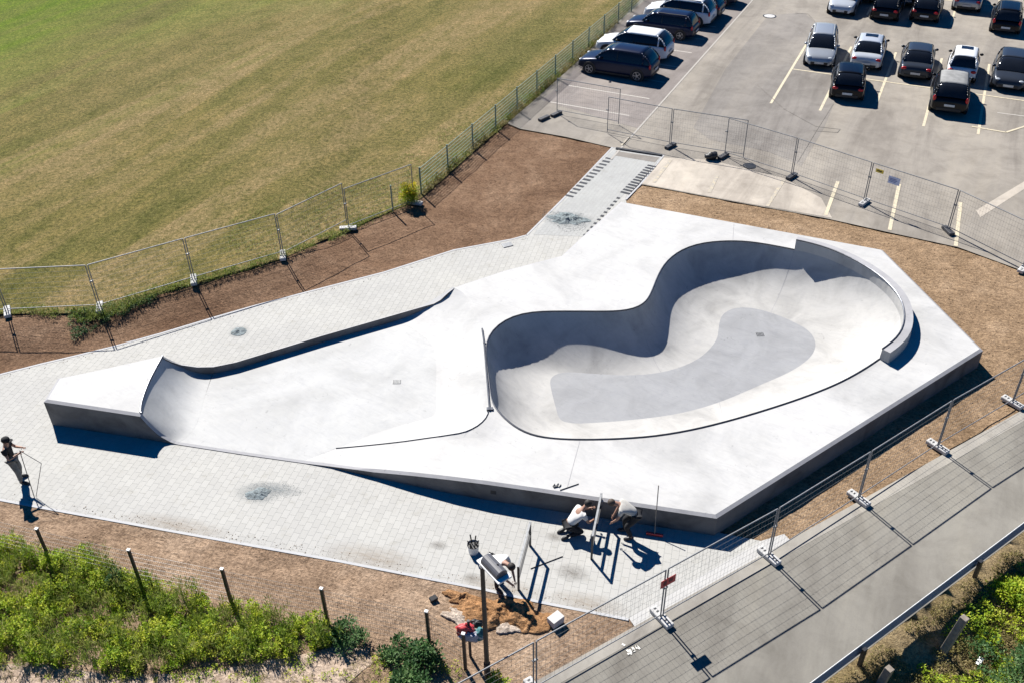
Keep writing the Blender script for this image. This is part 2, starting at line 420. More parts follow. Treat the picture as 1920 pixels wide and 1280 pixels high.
# light concrete apron strip beside the road
sheet("concrete_edge_strip", pts([(1179, 1158), (1427, 1013), (1470, 1000), (1490, 1020), (1205, 1195)]), .002, concrete("strip_concrete", (.45, .44, .42), .1, 1))
# road
d1 = Vector((.855, .519, 0)); d2 = Vector((.824, .566, 0)); a1 = Vector((.36, 13.66, 0)); a2 = Vector((7.15, 13.53, 0))
RL = [a1 - d1 * 14, a1 + d1 * 55]; RR = [a2 - d2 * 14, a2 + d2 * 55]
sheet("road", [RL[0], RL[1], RR[1], RR[0]], .008, M_road)
nl = Vector((d1.y, -d1.x, 0))
sheet("road_edge_strip", [RL[0], RL[1], RL[1] + nl * .35, RL[0] + nl * .35], .012, M_roadl)
# bank beyond the guard rail
def zbank(x, y):
    s = (x - a2.x) * d2.y - (y - a2.y) * d2.x
    return .004 - .5 * sm(s / 1.6) - .05 * max(0, s) + (noise.fractal(Vector((x, y, 0)), 1.0, 2.0, 4) * .08 if s > .2 else 0)
nr = Vector((d2.y, -d2.x, 0))
sheet("bank", [RR[0], RR[0] + nr * 14, RR[1] + nr * 14, RR[1]], zbank, M_bank, .35)
# parking
PK = pts([(950, 231), (1000, 189), (1100, 99), (1195, 4)]) + [Vector((40, 160, 0)), Vector((130, 160, 0)), Vector((130, 40, 0))] + pts([(2100, 583), (1920, 509), (1797, 464), (1662, 435), (1550, 410), (1373, 378), (1199, 345.5), (1243, 292), (1149, 277.5), (1060, 257), (975, 242)])
sheet("car_park", PK, .002, M_park)
kl = (at(1412, 0) - at(1212, 225)).normalized(); k0 = at(1212, 225)
ek = (at(1195, 4) - at(1000, 189)).normalized(); e0 = at(1000, 189)
sheet("bay_strip", [e0 + Vector((.5, 0, 0)), e0 + ek * 45 + Vector((.5, 0, 0)), k0 + kl * 45, k0 - kl * 1.2], .006, M_bay)
sheet("asphalt_patch", pts([(1480, 26), (1510, 26), (1536, 50), (1560, 120), (1572, 175), (1545, 240), (1503, 312), (1440, 285), (1330, 262), (1300, 240), (1360, 130), (1440, 30)]), .005, M_patch)
sheet("concrete_apron", pts([(1245, 296), (1330, 300), (1470, 335), (1540, 372), (1560, 409), (1374, 377), (1203, 345)]), .006, M_apron)
sheet("long_patch", pts([(1830, 395), (1925, 338), (1925, 352), (1838, 408)]), .006, M_apron)

def line(P, wd, mat, z=.010, name="bay_line"):
    V = []; F = []
    for a, b in zip(P, P[1:]):
        a = Vector((a[0], a[1], z)); b = Vector((b[0], b[1], z)); d = (b - a).normalized(); n = Vector((-d.y, d.x, 0)) * wd / 2; k = len(V)
        V += [a - n, b - n, b + n, a + n]; F.append((k, k + 1, k + 2, k + 3))
    o = mesh(name, V, F, mat); o['kind'] = 'structure'; return o
AX = Vector((3.8, 8.14, 0)).normalized(); AC = Vector((AX.y, -AX.x, 0))
# middle block bays
row = [at(1484, 130), at(1561, 141), at(1645, 151), at(1739, 164), at(1827, 177)]
o0 = row[0]
for k in range(7):
    p = o0 + AC * 2.5 * k
    line([p - AX * (5.3 if k != 2 else 3.0), p + AX * 4.9], .13, M_line)
line([o0 + AC * -.0, o0 + AC * 18], .11, M_line, .014)
for k in range(-1, 8):
    p = o0 + AC * 2.5 * k + AX * 11.2
    if k >= 0: line([p, p + AX * 10], .12, M_line)
line([o0 + AX * 16.2 + AC * 6, o0 + AX * 16.2 + AC * 20], .11, M_line, .014)
line([at(1822, 238), at(1886, 249), at(1930, 235)], .12, M_line, .018)
line([at(1870, 212), at(1925, 219)], .1, M_wline)
# left row bays
lb = (at(1212, 185) - at(1060, 160)).normalized()
for k in range(-1, 8):
    p = at(1060, 160) + kl * 2.5 * k + lb * .2
    line([p, p + lb * (4.6 if k > -1 else 4.4)], .11, M_wline, .012)
line([k0 - kl * 5.0, k0 + kl * 45], .09, M_kline, .014)
# bays at near edge, faded
for a, b in [((1571, 341), (1548, 404)), ((1686, 346), (1668, 432)), ((1801, 380), (1792, 462))]: line([at(*a), at(*b)], .15, M_line, .012)
for a, b in [((1470, 338), (1438, 388)), ((1258, 300), (1226, 343)), ((1345, 330), (1330, 362)), ((1180, 258), (1166, 274))]: line([at(*a), at(*b)], .15, M_faint, .014)
# long cracks / joints in the asphalt
line([at(1562, 196), at(1528, 250), at(1495, 305)], .03, M_patch, .018, "asphalt_joint")
line([at(1420, 160), at(1470, 205), at(1530, 238), at(1575, 243), at(1570, 249), at(1525, 246)], .035, M_patch, .018, "asphalt_joint")
line([at(1490, 25), at(1515, 27), at(1534, 48)], .05, M_patch, .018, "asphalt_joint")

def manhole(px, r, label, mat=M_foot, z=.02):
    t = thing("manhole_cover", label, "manhole cover", at(*px))
    m = MB(); m.tube((0, 0, -.03), (0, 0, z), r, 24); m.build("cover_ring", M_dsteel, t)
    m = MB(); m.tube((0, 0, 0), (0, 0, z + .006), r * .82, 24); m.build("cover_plate", mat, t, bevel=.01)
manhole((1443, 31), .42, "round pale manhole cover in the car park lane near the top of the photo")
manhole((1405, 312), .30, "dark round cover in the pale concrete apron in front of the temporary fence", M_dsteel)

# grass-block slots along the path
def slots(P0, P1, n, sz, dz, label):
    a = at(*P0); b = at(*P1)
    t = thing("planting_slot_row", label, "drainage slots", (0, 0, 0))
    d = (b - a).normalized(); rz = math.atan2(d.y, d.x)
    for i in range(n):
        m = MB(); m.box(a.lerp(b, i / (n - 1)) + Vector((0, 0, -.02)), (sz[1] * random.uniform(.8, 1.1), sz[0], .066), rz)
        m.build("slot", M_dsteel, t)
slots((1142, 298), (1068, 368), 13, (.36, .15), 0, "row of dark open slots along the left edge of the paved path")
slots((1222, 312), (1172, 362), 12, (.42, .15), 0, "row of long dark slots along the right edge of the path beside the apron")
slots((1159, 372), (1097, 441), 11, (.14, .15), 0, "row of small square dark slots between the path and the white deck")
sheet("path_head_strip", pts([(1156, 284), (1236, 296), (1228, 305), (1151, 292)]), .009, M_patch)
m = MB(); P = pts([(1155, 279.5), (1241, 292.5)]); m.box((P[0] + P[1]) / 2 + Vector((0, 0, .03)), ((P[1] - P[0]).length, .14, .06), math.atan2((P[1] - P[0]).y, (P[1] - P[0]).x))
tag(m.build("drain_channel", M_dsteel), "dark drain channel across the head of the paved path by the car park", "drain channel")

# ------------------------------------------------------------------ the skate bowl
ZD = .70
park = thing("skate_bowl", "white concrete skate bowl complex with kidney pool, raised rim and low street section", "skate bowl")
def V3(px, z): return at(px[0], px[1], z)
# street section: quarter pipe at left, kerb wall at back, curved bank at right
ZP = .98
# outer top edge (walls hang from this), anticlockwise seen in the photo from the front-left corner
def arcz(t): return ZP - ZP * math.sin(t * math.pi / 2) ** .75
E = [V3((81, 751), ZP), V3((262, 778), ZP)]
fA = V3((262, 778), ZP); fB = V3((334, 832), .03)
for t in (.15, .3, .45, .6, .75, .88):
    z = ZP * (1 - t) ** 2 * .97 + .03 * t
    E.append(Vector((fA.x + (fB.x - fA.x) * t, fA.y + (fB.y - fA.y) * t, z)))
E += [fB, V3((450, 850), .03), V3((570, 867), .03), V3((620, 873), .07), V3((663, 878.5), .16), V3((700, 882), .26), V3((766, 888), .44), V3((835, 895.5), .58), V3((904, 904), .66), V3((1000, 917.5), .7)]
E += [V3((1344, 969), ZD), V3((1844, 655), ZD), V3((1655, 467), ZD), V3((1165, 377), ZD), V3((1112, 424), ZD), V3((1054, 478), ZD), V3((950, 505), ZD), V3((849, 538), ZD)]
kb = [V3((836, 548), .62), V3((824, 560), .45), V3((812, 567), .34), V3((790, 573), .30), V3((600, 627.5), .30), V3((440, 676), .30), V3((400, 684), .31), V3((370, 684.5), .36), V3((340, 680.5), .50), V3((318, 674), .76)]
E += kb + [V3((305, 667), ZP), V3((108, 707), ZP)]
nE = len(E)
def inset(Pl, dist, dz):
    out = []; n = len(Pl)
    for i in range(n):
        a, b, c = Pl[i - 1], Pl[i], Pl[(i + 1) % n]
        d0 = Vector((b.x - a.x, b.y - a.y, 0)).normalized(); d1_ = Vector((c.x - b.x, c.y - b.y, 0)).normalized()
        n0 = Vector((-d0.y, d0.x, 0)); n1 = Vector((-d1_.y, d1_.x, 0)); bis = (n0 + n1)
        k = dist / max(.35, bis.length_squared / 2) if bis.length > .1 else dist
        v = b + bis * .5 * k; v.z = b.z + dz; out.append(v)
    return out
I = inset(E, .20, .0)
# outer edge slightly lower: a trowelled chamfer
Eo = [Vector((p.x, p.y, p.z - .05 if p.z > .2 else p.z - .012)) for p in E]
V = []; F = []
for i in range(nE): V += [Eo[i], I[i]]
for i in range(nE):
    j = (i + 1) % nE; F.append((2 * i, 2 * j, 2 * j + 1, 2 * i + 1))
mesh("edge_band", V, F, M_band, park)
V = []; F = []
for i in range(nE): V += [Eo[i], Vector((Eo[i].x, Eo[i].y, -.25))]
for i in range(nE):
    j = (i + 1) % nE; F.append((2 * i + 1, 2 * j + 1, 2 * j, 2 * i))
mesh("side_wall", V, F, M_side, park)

# bowl outlines: pairs of anchors (coping px at ZD) <-> (floor px at ZF)
ZF = -.68
segs = [  # each: coping points, floor points between two anchors
 ([(911.7, 667), (911.7, 643), (918.6, 626), (934, 609), (958, 594.6), (989, 586.4), (1027, 584), (1061, 584), (1095.6, 584)], [(1031, 717), (1030, 711), (1035.5, 703.6), (1051, 697.8), (1095.6, 699), (1130, 701)]),
 ([(1095.6, 584), (1147, 584), (1178, 581.6), (1199, 574.7)], [(1130, 701), (1180, 703), (1238.6, 698)]),
 ([(1199, 574.7), (1212.5, 564), (1220, 551), (1231, 524)], [(1238.6, 698), (1281.6, 686), (1313, 670.6), (1332, 653), (1344, 637.4)]),
 ([(1231, 524), (1242.5, 500.6), (1258, 483), (1281.6, 467.4), (1313, 457), (1352, 452.6)], [(1344, 637.4), (1348, 610), (1354, 590.5), (1371.5, 579)]),
 ([(1352, 452.6), (1391, 452.6), (1430, 457), (1461, 462.8), (1488.6, 468)], [(1371.5, 579), (1406.6, 577), (1445.7, 586.6)]),
 ([(1488.6, 468), (1516, 474), (1560, 488), (1600, 507), (1640, 532), (1670, 560)], [(1445.7, 586.6), (1488.6, 604), (1516, 620)]),
 ([(1670, 560), (1684, 582), (1690, 606), (1687, 632), (1674, 653), (1649, 672.6)], [(1516, 620), (1529, 641), (1520, 668.6)]),
 ([(1649, 672.6), (1610, 698), (1570.7, 718.7), (1516, 741), (1453.5, 762.4)], [(1520, 668.6), (1492.6, 690), (1434, 717.5), (1410, 728)]),
 ([(1453.5, 762.4), (1375, 786), (1297, 805.4), (1219, 818), (1160, 822)], [(1410, 728), (1356, 751), (1277.7, 774), (1200, 785), (1164, 788.5)]),
 ([(1160, 822), (1095.6, 823.5), (1044, 822), (1006, 817)], [(1164, 788.5), (1110, 792), (1068, 793), (1056, 790)]),
 ([(1006, 817), (975, 805), (951, 788), (934, 770.6), (923.8, 755)], [(1056, 790), (1050, 785), (1045.8, 777.5), (1044, 770)]),
 ([(923.8, 755), (918.6, 722.5), (915, 695), (911.7, 667)], [(1044, 770), (1037, 745), (1031, 717)]),
]
cop = []; flo = []; mark = []
allc = []; allf = []
# smooth whole loops first, then cut at anchors
def looppts(key, z, n_each):
    L = []; idx = [0]
    for sgm in segs:
        L += [at(p[0], p[1], z) for p in sgm[key][:-1]]; idx.append(len(L))
    n = len(L); out = []
    for s in range(len(segs)):
        i0, i1 = idx[s], idx[s + 1]; fine = []
        for i in range(i0, i1):
            p0, p1, p2, p3 = L[(i - 1) % n], L[i % n], L[(i + 1) % n], L[(i + 2) % n]
            # centripetal-ish tangents
            l01 = (p1 - p0).length; l12 = (p2 - p1).length; l23 = (p3 - p2).length
            t1 = ((p2 - p1) / l12 * l01 + (p1 - p0) / l01 * l12) / (l01 + l12) * l12
            t2 = ((p3 - p2) / l23 * l12 + (p2 - p1) / l12 * l23) / (l12 + l23) * l12
            for k in range(8):
                t = k / 8; h = t * t
                fine.append(p1 * (2 * t * h - 3 * h + 1) + t1 * (t * h - 2 * h + t) + p2 * (-2 * t * h + 3 * h) + t2 * (t * h - h))
        fine.append(L[i1 % n].copy())
        D = [0]
        for a, b in zip(fine, fine[1:]): D.append(D[-1] + (b - a).length)
        for k in range(n_each[s]):
            sL = D[-1] * k / n_each[s]; j = max(0, next((q for q in range(len(D) - 1) if D[q + 1] >= sL), len(D) - 2))
            out.append(fine[j].lerp(fine[j + 1], (sL - D[j]) / max(1e-9, D[j + 1] - D[j])))
    return out
ne = [14, 8, 10, 12, 10, 14, 14, 14, 14, 10, 10, 8]
cop = looppts(0, ZD, ne); flo = looppts(1, ZF, ne); NB = len(cop)
def relax(L, it):
    for _ in range(it):
        L = [(L[i - 1] + L[i] * 2 + L[(i + 1) % len(L)]) / 4 for i in range(len(L))]
    return L
cop = relax(cop, 2); flo = relax(flo, 3)
bounds = np.cumsum([0] + ne)
V = []; F = []; NS = 14; PH0 = R(14)
for i in range(NB):
    a, b = cop[i], flo[i]
    gg = math.exp(-((i - 11) / (5.0 if i < 11 else 9.0)) ** 2); PH0 = R(14 + 24 * gg)
    for k in range(NS + 1):
        ph = PH0 + (math.pi / 2 - PH0) * k / NS
        h = (math.cos(PH0) - math.cos(ph)) / math.cos(PH0); v = (math.sin(ph) - math.sin(PH0)) / (1 - math.sin(PH0)); v = v + (h - v) * .5 * gg
        V.append((a.x + (b.x - a.x) * h, a.y + (b.y - a.y) * h, ZD + (ZF - ZD) * v))
for i in range(NB):
    j = (i + 1) % NB
    for k in range(NS): F.append((i * (NS + 1) + k, i * (NS + 1) + k + 1, j * (NS + 1) + k + 1, j * (NS + 1) + k))
bwall = mesh("bowl_wall", V, F, M_bowl, park, True)
for ji in (22, 54, 100):
    V = []; F = []
    a0 = ji * (NS + 1)
    wv = bwall.data.vertices
    tdir = (cop[(ji + 1) % NB] - cop[ji]).normalized() * .018
    for k in range(NS + 1):
        c_ = wv[a0 + k].co; inn = (flo[ji] - cop[ji]).normalized() * .004
        V += [c_ + inn + Vector((0, 0, .004)) - tdir * .5, c_ + inn + Vector((0, 0, .004)) + tdir * .5]
    for k in range(NS): F.append((2 * k, 2 * k + 1, 2 * k + 3, 2 * k + 2))
    joints = globals().get('joints', []) + [(V, F)]
sheet("bowl_floor", flo, ZF, M_bfloor, None, (), park)
for V, F in joints: mesh("wall_joint", V, F, M_band, park, True)
# coping pipe around the rim, skipping under the raised extension
i0, i1 = int(bounds[5]), int(bounds[7])
m = MB(); ring = [Vector((p.x, p.y, ZD + .004)) for p in cop]
m.path([ring[k % NB] for k in range(i1, i0 + NB + 1)], .03, 6); m.build("coping", M_cop, park)
# raised extension
EXH = .42; ext = [cop[k] for k in range(i0, i1 + 1)]; nx = len(ext)
TW = .30; V = []; F = []
for i, p in enumerate(ext):
    a = ext[max(0, i - 1)]; b = ext[min(nx - 1, i + 1)]; d = Vector((b.x - a.x, b.y - a.y, 0)).normalized(); n = Vector((-d.y, d.x, 0))
    lean = n * .03; o = p + n * TW * 1.0
    V += [Vector((p.x, p.y, ZD - .03)) - n * .004, Vector((p.x, p.y, ZD + EXH)) + lean * .5, Vector((o.x, o.y, ZD + EXH)) , Vector((o.x, o.y, ZD - .03)) + lean]
for i in range(nx - 1):
    for k in range(3): F.append((4 * i + k, 4 * i + 4 + k, 4 * i + 5 + k, 4 * i + 1 + k))
F += [(0, 1, 2, 3), (4 * nx - 1, 4 * nx - 2, 4 * nx - 3, 4 * nx - 4)]
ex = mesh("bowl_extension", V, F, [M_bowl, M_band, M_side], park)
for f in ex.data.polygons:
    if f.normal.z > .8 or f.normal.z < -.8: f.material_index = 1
bm = bmesh.new(); bm.from_mesh(ex.data); bmesh.ops.recalc_face_normals(bm, faces=bm.faces); bm.to_mesh(ex.data); bm.free()
m = MB(); m.path([V[4 * i + 1] + Vector((0, 0, .004)) for i in range(nx)], .028, 6); m.build("coping", M_cop, park)

# street basin curves
C2 = catmull([V3(p[:2], p[2]) for p in [(849, 538, .7), (868, 549, .7), (884, 568, .7), (896, 592, .7), (904, 622, .7), (909, 670, .7), (913, 715, .7), (917, 765, .7), (905, 790, .7), (875, 808, .68), (838, 815.5, .58), (800, 821, .44), (750, 828, .27), (690, 834.5, .10), (630, 840, .034)]], 60)
F2 = catmull([V3(p, .03) for p in [(727, 596.5), (760, 608), (795, 632), (812, 650), (817, 675), (818, 710), (818, 760), (815, 776), (795, 785), (740, 800), (700, 813), (665, 827), (629, 840)]], 60)
V = []; F = []; NS2 = 12
for a, b in zip(C2, F2):
    for k in range(NS2 + 1):
        t = k / NS2                       # 0 = coping, 1 = foot
        z = b.z + (a.z - b.z) * (1 - t) ** 1.9
        V.append((a.x + (b.x - a.x) * t, a.y + (b.y - a.y) * t, z))
for i in range(59):
    for k in range(NS2): F.append((i * (NS2 + 1) + k, i * (NS2 + 1) + k + 1, (i + 1) * (NS2 + 1) + k + 1, (i + 1) * (NS2 + 1) + k))
mesh("curved_bank", V, F, M_deck, park, True)
# rail (steel channel) on the spine, thin steel line along the rest of the edge
m = MB(); m.path([p + Vector((0, 0, .01)) for p in C2[33:60:1]], .016, 6); m.build("coping", M_cop, park)
m = MB(); sp = [V3((904, 616), .74), V3((907.5, 642), .74), V3((918, 768), .74)]
m.path(sp, .028, 8); m.box(V3((918.5, 766), .72), (.2, .12, .06)); m.box(V3((908, 642), .73), (.08, .06, .05))
m.build("grind_rail", M_cop, park)
# quarter pipe between platform and floor
qa = catmull([V3((305, 667), ZP), V3((281, 712), ZP), V3((266, 752), ZP), V3((263, 778), ZP)], 20)
qa[-1] = I[1].copy()
qf = catmull([V3((404, 683), .03), V3((385, 740), .03), V3((370, 790), .03), V3((349, 824), .03)], 20)
# back end follows kerb wall; front end follows inner band edge
V = []; F = []; NQ = 14
edgeq = catmull(I[1:9], 15)
for i, (a, b) in enumerate(zip(qa, qf)):
    for k in range(NQ + 1):
        t = k / NQ; z = b.z + (a.z - b.z) * (1 - t) ** 2.15
        p = Vector((a.x + (b.x - a.x) * t, a.y + (b.y - a.y) * t, z))
        if i == 19: p = edgeq[k]
        elif i == 18: p = p.lerp(edgeq[k], .35)
        V.append(p)
for i in range(19):
    for k in range(NQ): F.append((i * (NQ + 1) + k, i * (NQ + 1) + k + 1, (i + 1) * (NQ + 1) + k + 1, (i + 1) * (NQ + 1) + k))
mesh("quarter_pipe", V, F, M_street, park, True)
m = MB(); m.path([p + Vector((0, 0, .005)) for p in qa], .035, 8); m.build("coping", M_cop, park)
# platform
plat = [I[0], I[1]] + [p for p in qa[::-1][1:]] + [I[-2] if False else qa[0], I[-1]]
sheet("platform", [(p.x, p.y) for p in plat], ZP, M_deck, None, (), park)
# street floor (runs to just under the surrounding surfaces)
fl = [qf[0] + Vector((-.25, .15, 0))] + [p for p in qf[1:]] + [p for p in I[9:12]] + [F2[k] for k in range(59, -1, -1)]
flp = [V3((400, 700), .03)] 
kback = [V3((727, 598), .03), V3((600, 636), .03), V3((440, 684), .03), V3((404, 687), .03)]
fl2 = [V3((404, 686), .03), V3((385, 740), .03), V3((370, 790), .03), qf[17].copy()]
fi = [I[k] for k in (8, 9, 10)]
flr = fl2 + fi + [F2[k] for k in range(59, -1, -1)] + [V3((600, 634), .03), V3((440, 682), .03)]
sheet("street_floor", [(p.x, p.y) for p in flr], .028, M_street, None, (), park)
# low kerb wall at the back (inner face) : from inner band edge down
ib = [i for i in range(nE) if any((E[i] - q).length < 1e-4 for q in kb)]
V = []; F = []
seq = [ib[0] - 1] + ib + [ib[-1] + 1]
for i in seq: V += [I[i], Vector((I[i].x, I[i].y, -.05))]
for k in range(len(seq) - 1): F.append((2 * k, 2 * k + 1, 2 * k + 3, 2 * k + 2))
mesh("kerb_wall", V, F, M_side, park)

# deck (top surface) with bowl hole; z from the band edge
SDIR = (I[19] - I[9]).normalized()
def zdeck(x, y):
    # tongue at the front left: height follows the outer edge
    best = None
    for i in range(8, 18):
        a, b = I[i], I[i + 1]; dx, dy = b.x - a.x, b.y - a.y; L2 = dx * dx + dy * dy
        t = ((x - a.x) * dx + (y - a.y) * dy) / L2; tt = max(0, min(1, t))
        d = math.hypot(x - a.x - tt * dx, y - a.y - tt * dy)
        if best is None or d < best[0]: best = (d, a.z + (b.z - a.z) * tt)
    return best[1]
for i in range(nE):
    pass
iE0 = 10
front = [I[i] for i in range(iE0, 19)]
outer = front + [I[i] for i in range(19, 26)]
# outer: front tongue, right, back, to the start of the curved bank; then along C2 back to the tongue tip
deck_outer = outer + [C2[k] for k in range(0, 60)]
ch = [(p.x, p.y) for p in cop]
hole = ch[:]
zc = {}
def zdeck2(x, y):
    k = (round(x, 4), round(y, 4))
    if k in zc: return zc[k]
    if y > 24.5: return ZD
    best = 1e9; zb = ZD
    for p in C2[30:]:
        d = (p.x - x) ** 2 + (p.y - y) ** 2
        if d < best: best = d; zb = p.z
    b2 = math.sqrt(best); z1 = zdeck(x, y); d1_ = segd(x, y, [(p.x, p.y) for p in I[9:19]])
    return (zb * d1_ + z1 * b2) / max(1e-6, b2 + d1_) if x < 1.5 else ZD
for p in deck_outer: zc[(round(p.x, 4), round(p.y, 4))] = p.z
exo = [(V_.x, V_.y) for V_ in []]
dk = sheet("deck", [(p.x, p.y) for p in deck_outer], zdeck2, M_deck, .5, (hole,), park, False)
# expansion joints in the deck
for P in [[(1087, 826), (1063, 915)], [(1376, 420), (1374, 450)]]:
    line([at(p[0], p[1], ZD) for p in P], .018, M_band, ZD + .004, "expansion_joint").parent = park
# drain grates
for px, z, s in [((744, 715), .034, .26), ((1425, 627), ZF + .004, .28)]:
    m = MB(); c = at(px[0], px[1], z)
    m.box(c, (s, s * .8, .012)); g = m.build("drain_grate", M_steel, park)
    m = MB()
    for k in range(6): m.box(c + Vector((-s / 2 + s * (k + .5) / 6, 0, .009)), (s / 14, s * .7, .004))
    m.build("grate_slot", M_dsteel, g)
m = MB(); c = at(923, 912, .55); 
m.box(at(925, 921, .35) + Vector((0, -.02, 0)), (.16, .03, .12), R(-14)); m.build("wall_box", M_dsteel, park)

# ------------------------------------------------------------------ temporary fence
def make_panel():
    t = thing("barrier_fence", "", "fence panel"); W = 3.42; z0, z1 = .10, 1.86; r = .019
    m = MB(); m.tube((0, 0, z0 - .04), (0, 0, z1), r, 8); m.tube((W, 0, z0 - .04), (W, 0, z1), r, 8); m.tube((0, 0, z1), (W, 0, z1), r, 8); m.tube((0, 0, z0 + .1), (W, 0, z0 + .1), r * .8, 8)
    m.build("frame", M_steel, t)
    m = MB()
    for k in range(1, 29):
        x = W * k / 29; m.tube((x, 0, z0 + .1), (x, 0, z1), .0019, 4, cap=False)
    for k in range(1, 8):
        z = z0 + .1 + (z1 - z0 - .1) * k / 8; m.tube((0, .003, z), (W, .003, z), .0026, 4, cap=False)
    m.build("wire_mesh", M_wire, t)
    m = MB(); m.box((-.035, 0, 1.2), (.13, .05, .045)); m.build("clamp", M_steel, t)
    return t
P0 = make_panel(); firstp = [True]
def place_panel(a, b, label, group):
    o = P0 if firstp[0] else copy_tree(P0); firstp[0] = False
    d = b - a; L = math.hypot(d.x, d.y)
    o.location = a + d.normalized() * .04; o.rotation_euler = (0, 0, math.atan2(d.y, d.x)); o.scale = ((L - .08) / 3.42, 1, 1)
    o['label'] = label; o['group'] = group; return o
def make_foot(mat, name):
    t = thing(name, "", "fence foot")
    m = MB(); m.box((0, 0, .065), (.70, .23, .13)); m.build("slab", mat, t, bevel=.025)
    for x in (-.26, -.16, .0, .16, .26):
        m = MB(); m.box((x, 0, .128), (.045, .07, .012)); m.build("hole", M_dsteel, t)
    return t
FTS = {}
def place_foot(p, rz, label, group, dark=False):
    k = dark
    if k not in FTS: FTS[k] = make_foot(M_darkfoot if dark else M_foot, "rubber_block" if dark else "concrete_block"); o = FTS[k]
    else: o = copy_tree(FTS[k])
    o.location = p; o.rotation_euler = (0, 0, rz); o['label'] = label; o['group'] = group; return o
def run(P, labels, flabels, group, fgroup, dark=False, rot=()):
    for k, (a, b) in enumerate(zip(P, P[1:])): place_panel(a, b, labels[k], group)
    for k, p in enumerate(P):
        a = P[max(0, k - 1)]; b = P[min(len(P) - 1, k + 1)]; d = b - a
        place_foot(p + Vector((0, 0, .012)), math.atan2(d.y, d.x) + math.pi / 2 + (rot[k] if k < len(rot) else 0), flabels[k], fgroup, dark)
o_ = ["first", "second", "third", "fourth", "fifth", "sixth", "seventh"]
PL = [at(-170, 602, .35), at(15, 588, .35), at(188, 580, .35), at(364, 528, .35), at(531, 482, .3), at(653, 431, .02), at(778, 383, 0)]
run(PL, ["mesh fence panel on the lawn edge cut by the left frame edge", "mesh fence panel on the lawn edge just left of the weeds spilling over the soil", "mesh fence panel along the lawn above the round gravel spot on the walkway",
         "mesh fence panel between the two wide pale feet mid lawn edge", "mesh fence panel on the lawn edge left of the turned narrow foot", "mesh fence panel ending at the yellow flowering plant"],
    ["pale fence foot off the left end of the lawn fence", "pale fence foot at the left picture edge with legs turned along the view", "pale fence foot standing among weeds at the lawn edge", "clean pale fence foot on the lawn edge above the gravel spot",
     "pale fence foot at the end of a long double post shadow on brown soil", "narrow turned pale fence foot on the lawn edge", "pale fence foot beneath the yellow flowering plant"],
    "temporary fence panels along the lawn", "concrete feet of the lawn fence", rot=(0, R(20), 0, R(-15), R(-30), R(50), R(30)))
PR0 = [at(1240, 1160), at(1441, 1045), at(1609, 937), at(1757, 840), at(1897, 757)]
dr = (PR0[1] - PR0[0]).normalized()
PR = [PR0[0] - dr * 7.2, PR0[0] - dr * 3.6] + PR0 + [PR0[-1] + Vector((3.0, 2.0, 0)), PR0[-1] + Vector((6.0, 4.0, 0))]
PR[1] = at(1003, 1296)
run(PR, ["mesh fence panel crossing the bottom picture edge below the lamp post", "mesh fence panel in front of the bare soil corner left of the red sign", "mesh fence panel in front of the block paving right of the red sign",
         "mesh fence panel by the road near the closest corner of the white slab", "mesh fence panel over the dark slab shadow in the middle of the road fence", "mesh fence panel beside the road with tan soil behind it",
         "mesh fence panel at the right picture edge beside the road", "mesh fence panel beyond the right picture edge"],
    ["pale foot off the bottom end of the road fence", "speckled pale foot at the bottom picture edge under the double post", "long pale foot under the post with the red sign", "long pale foot at the tip of the block paving by the road",
     "chunky pale foot on the road edge, in line with the slab's dark shadow", "pale foot on the road edge beside tan soil", "pale foot near the right picture edge by the road", "pale foot outside the right picture edge", "far pale foot outside the right picture edge"],
    "temporary fence panels along the road", "concrete feet of the road fence")
PQ = [at(1256, 274), at(1370, 293.5), at(1484, 332), at(1620, 380), at(1777, 434), at(1918, 505)]
pk2 = PQ[-1] + (PQ[-1] - PQ[-2]); 
place_panel(at(1043, 213), at(1161, 235), "mesh fence panel in front of the empty parking bay beside the dark parked SUV", "temporary fence panels across the car park")
place_panel(at(1137, 250), at(1256, 274), "mesh fence panel just above the head of the paved path", "temporary fence panels across the car park")
place_panel(at(1256, 274), at(1395, 297), "mesh fence panel behind the black bag", "temporary fence panels across the car park")
place_panel(at(1357, 292), at(1484, 332), "mesh fence panel overlapping its neighbour to the right of the black bag", "temporary fence panels across the car park")
for a, b, l in [(PQ[2], PQ[3], "mesh fence panel in front of the cracked grey asphalt patch"), (PQ[3], PQ[4], "mesh fence panel carrying the small yellow and blue signs"), (PQ[4], PQ[5], "mesh fence panel with dense bars at the right picture edge in the car park"), (PQ[5], pk2, "mesh fence panel outside the right picture edge in the car park")]:
    place_panel(a, b, l, "temporary fence panels across the car park")
dq = PQ[2] - PQ[1]; aq = math.atan2(dq.y, dq.x) + math.pi / 2
for px, dark, da, l in [((1043, 216), True, 0, "black foot under the double post at the kerb of the empty bay"), ((1020, 224), True, 0, "loose black foot lying alone on the concrete left of the fence"),
                    ((1257, 276), True, 0, "black foot under the double post above the path"), ((1356, 295), True, 0, "black foot beside the black bag"),
                    ((1484, 333), True, 0, "dark foot at the end of the pale concrete apron"), ((1620, 382), False, 0, "pale foot under the post left of the yellow sign"),
                    ((1777, 435), True, .9, "black foot turned along the fence near the faded bay line"), ((1918, 506), False, 0, "pale foot at the right picture edge by the tan soil")]:
    place_foot(at(px[0], px[1], .01), aq + da, l, "feet of the car park fence", dark)
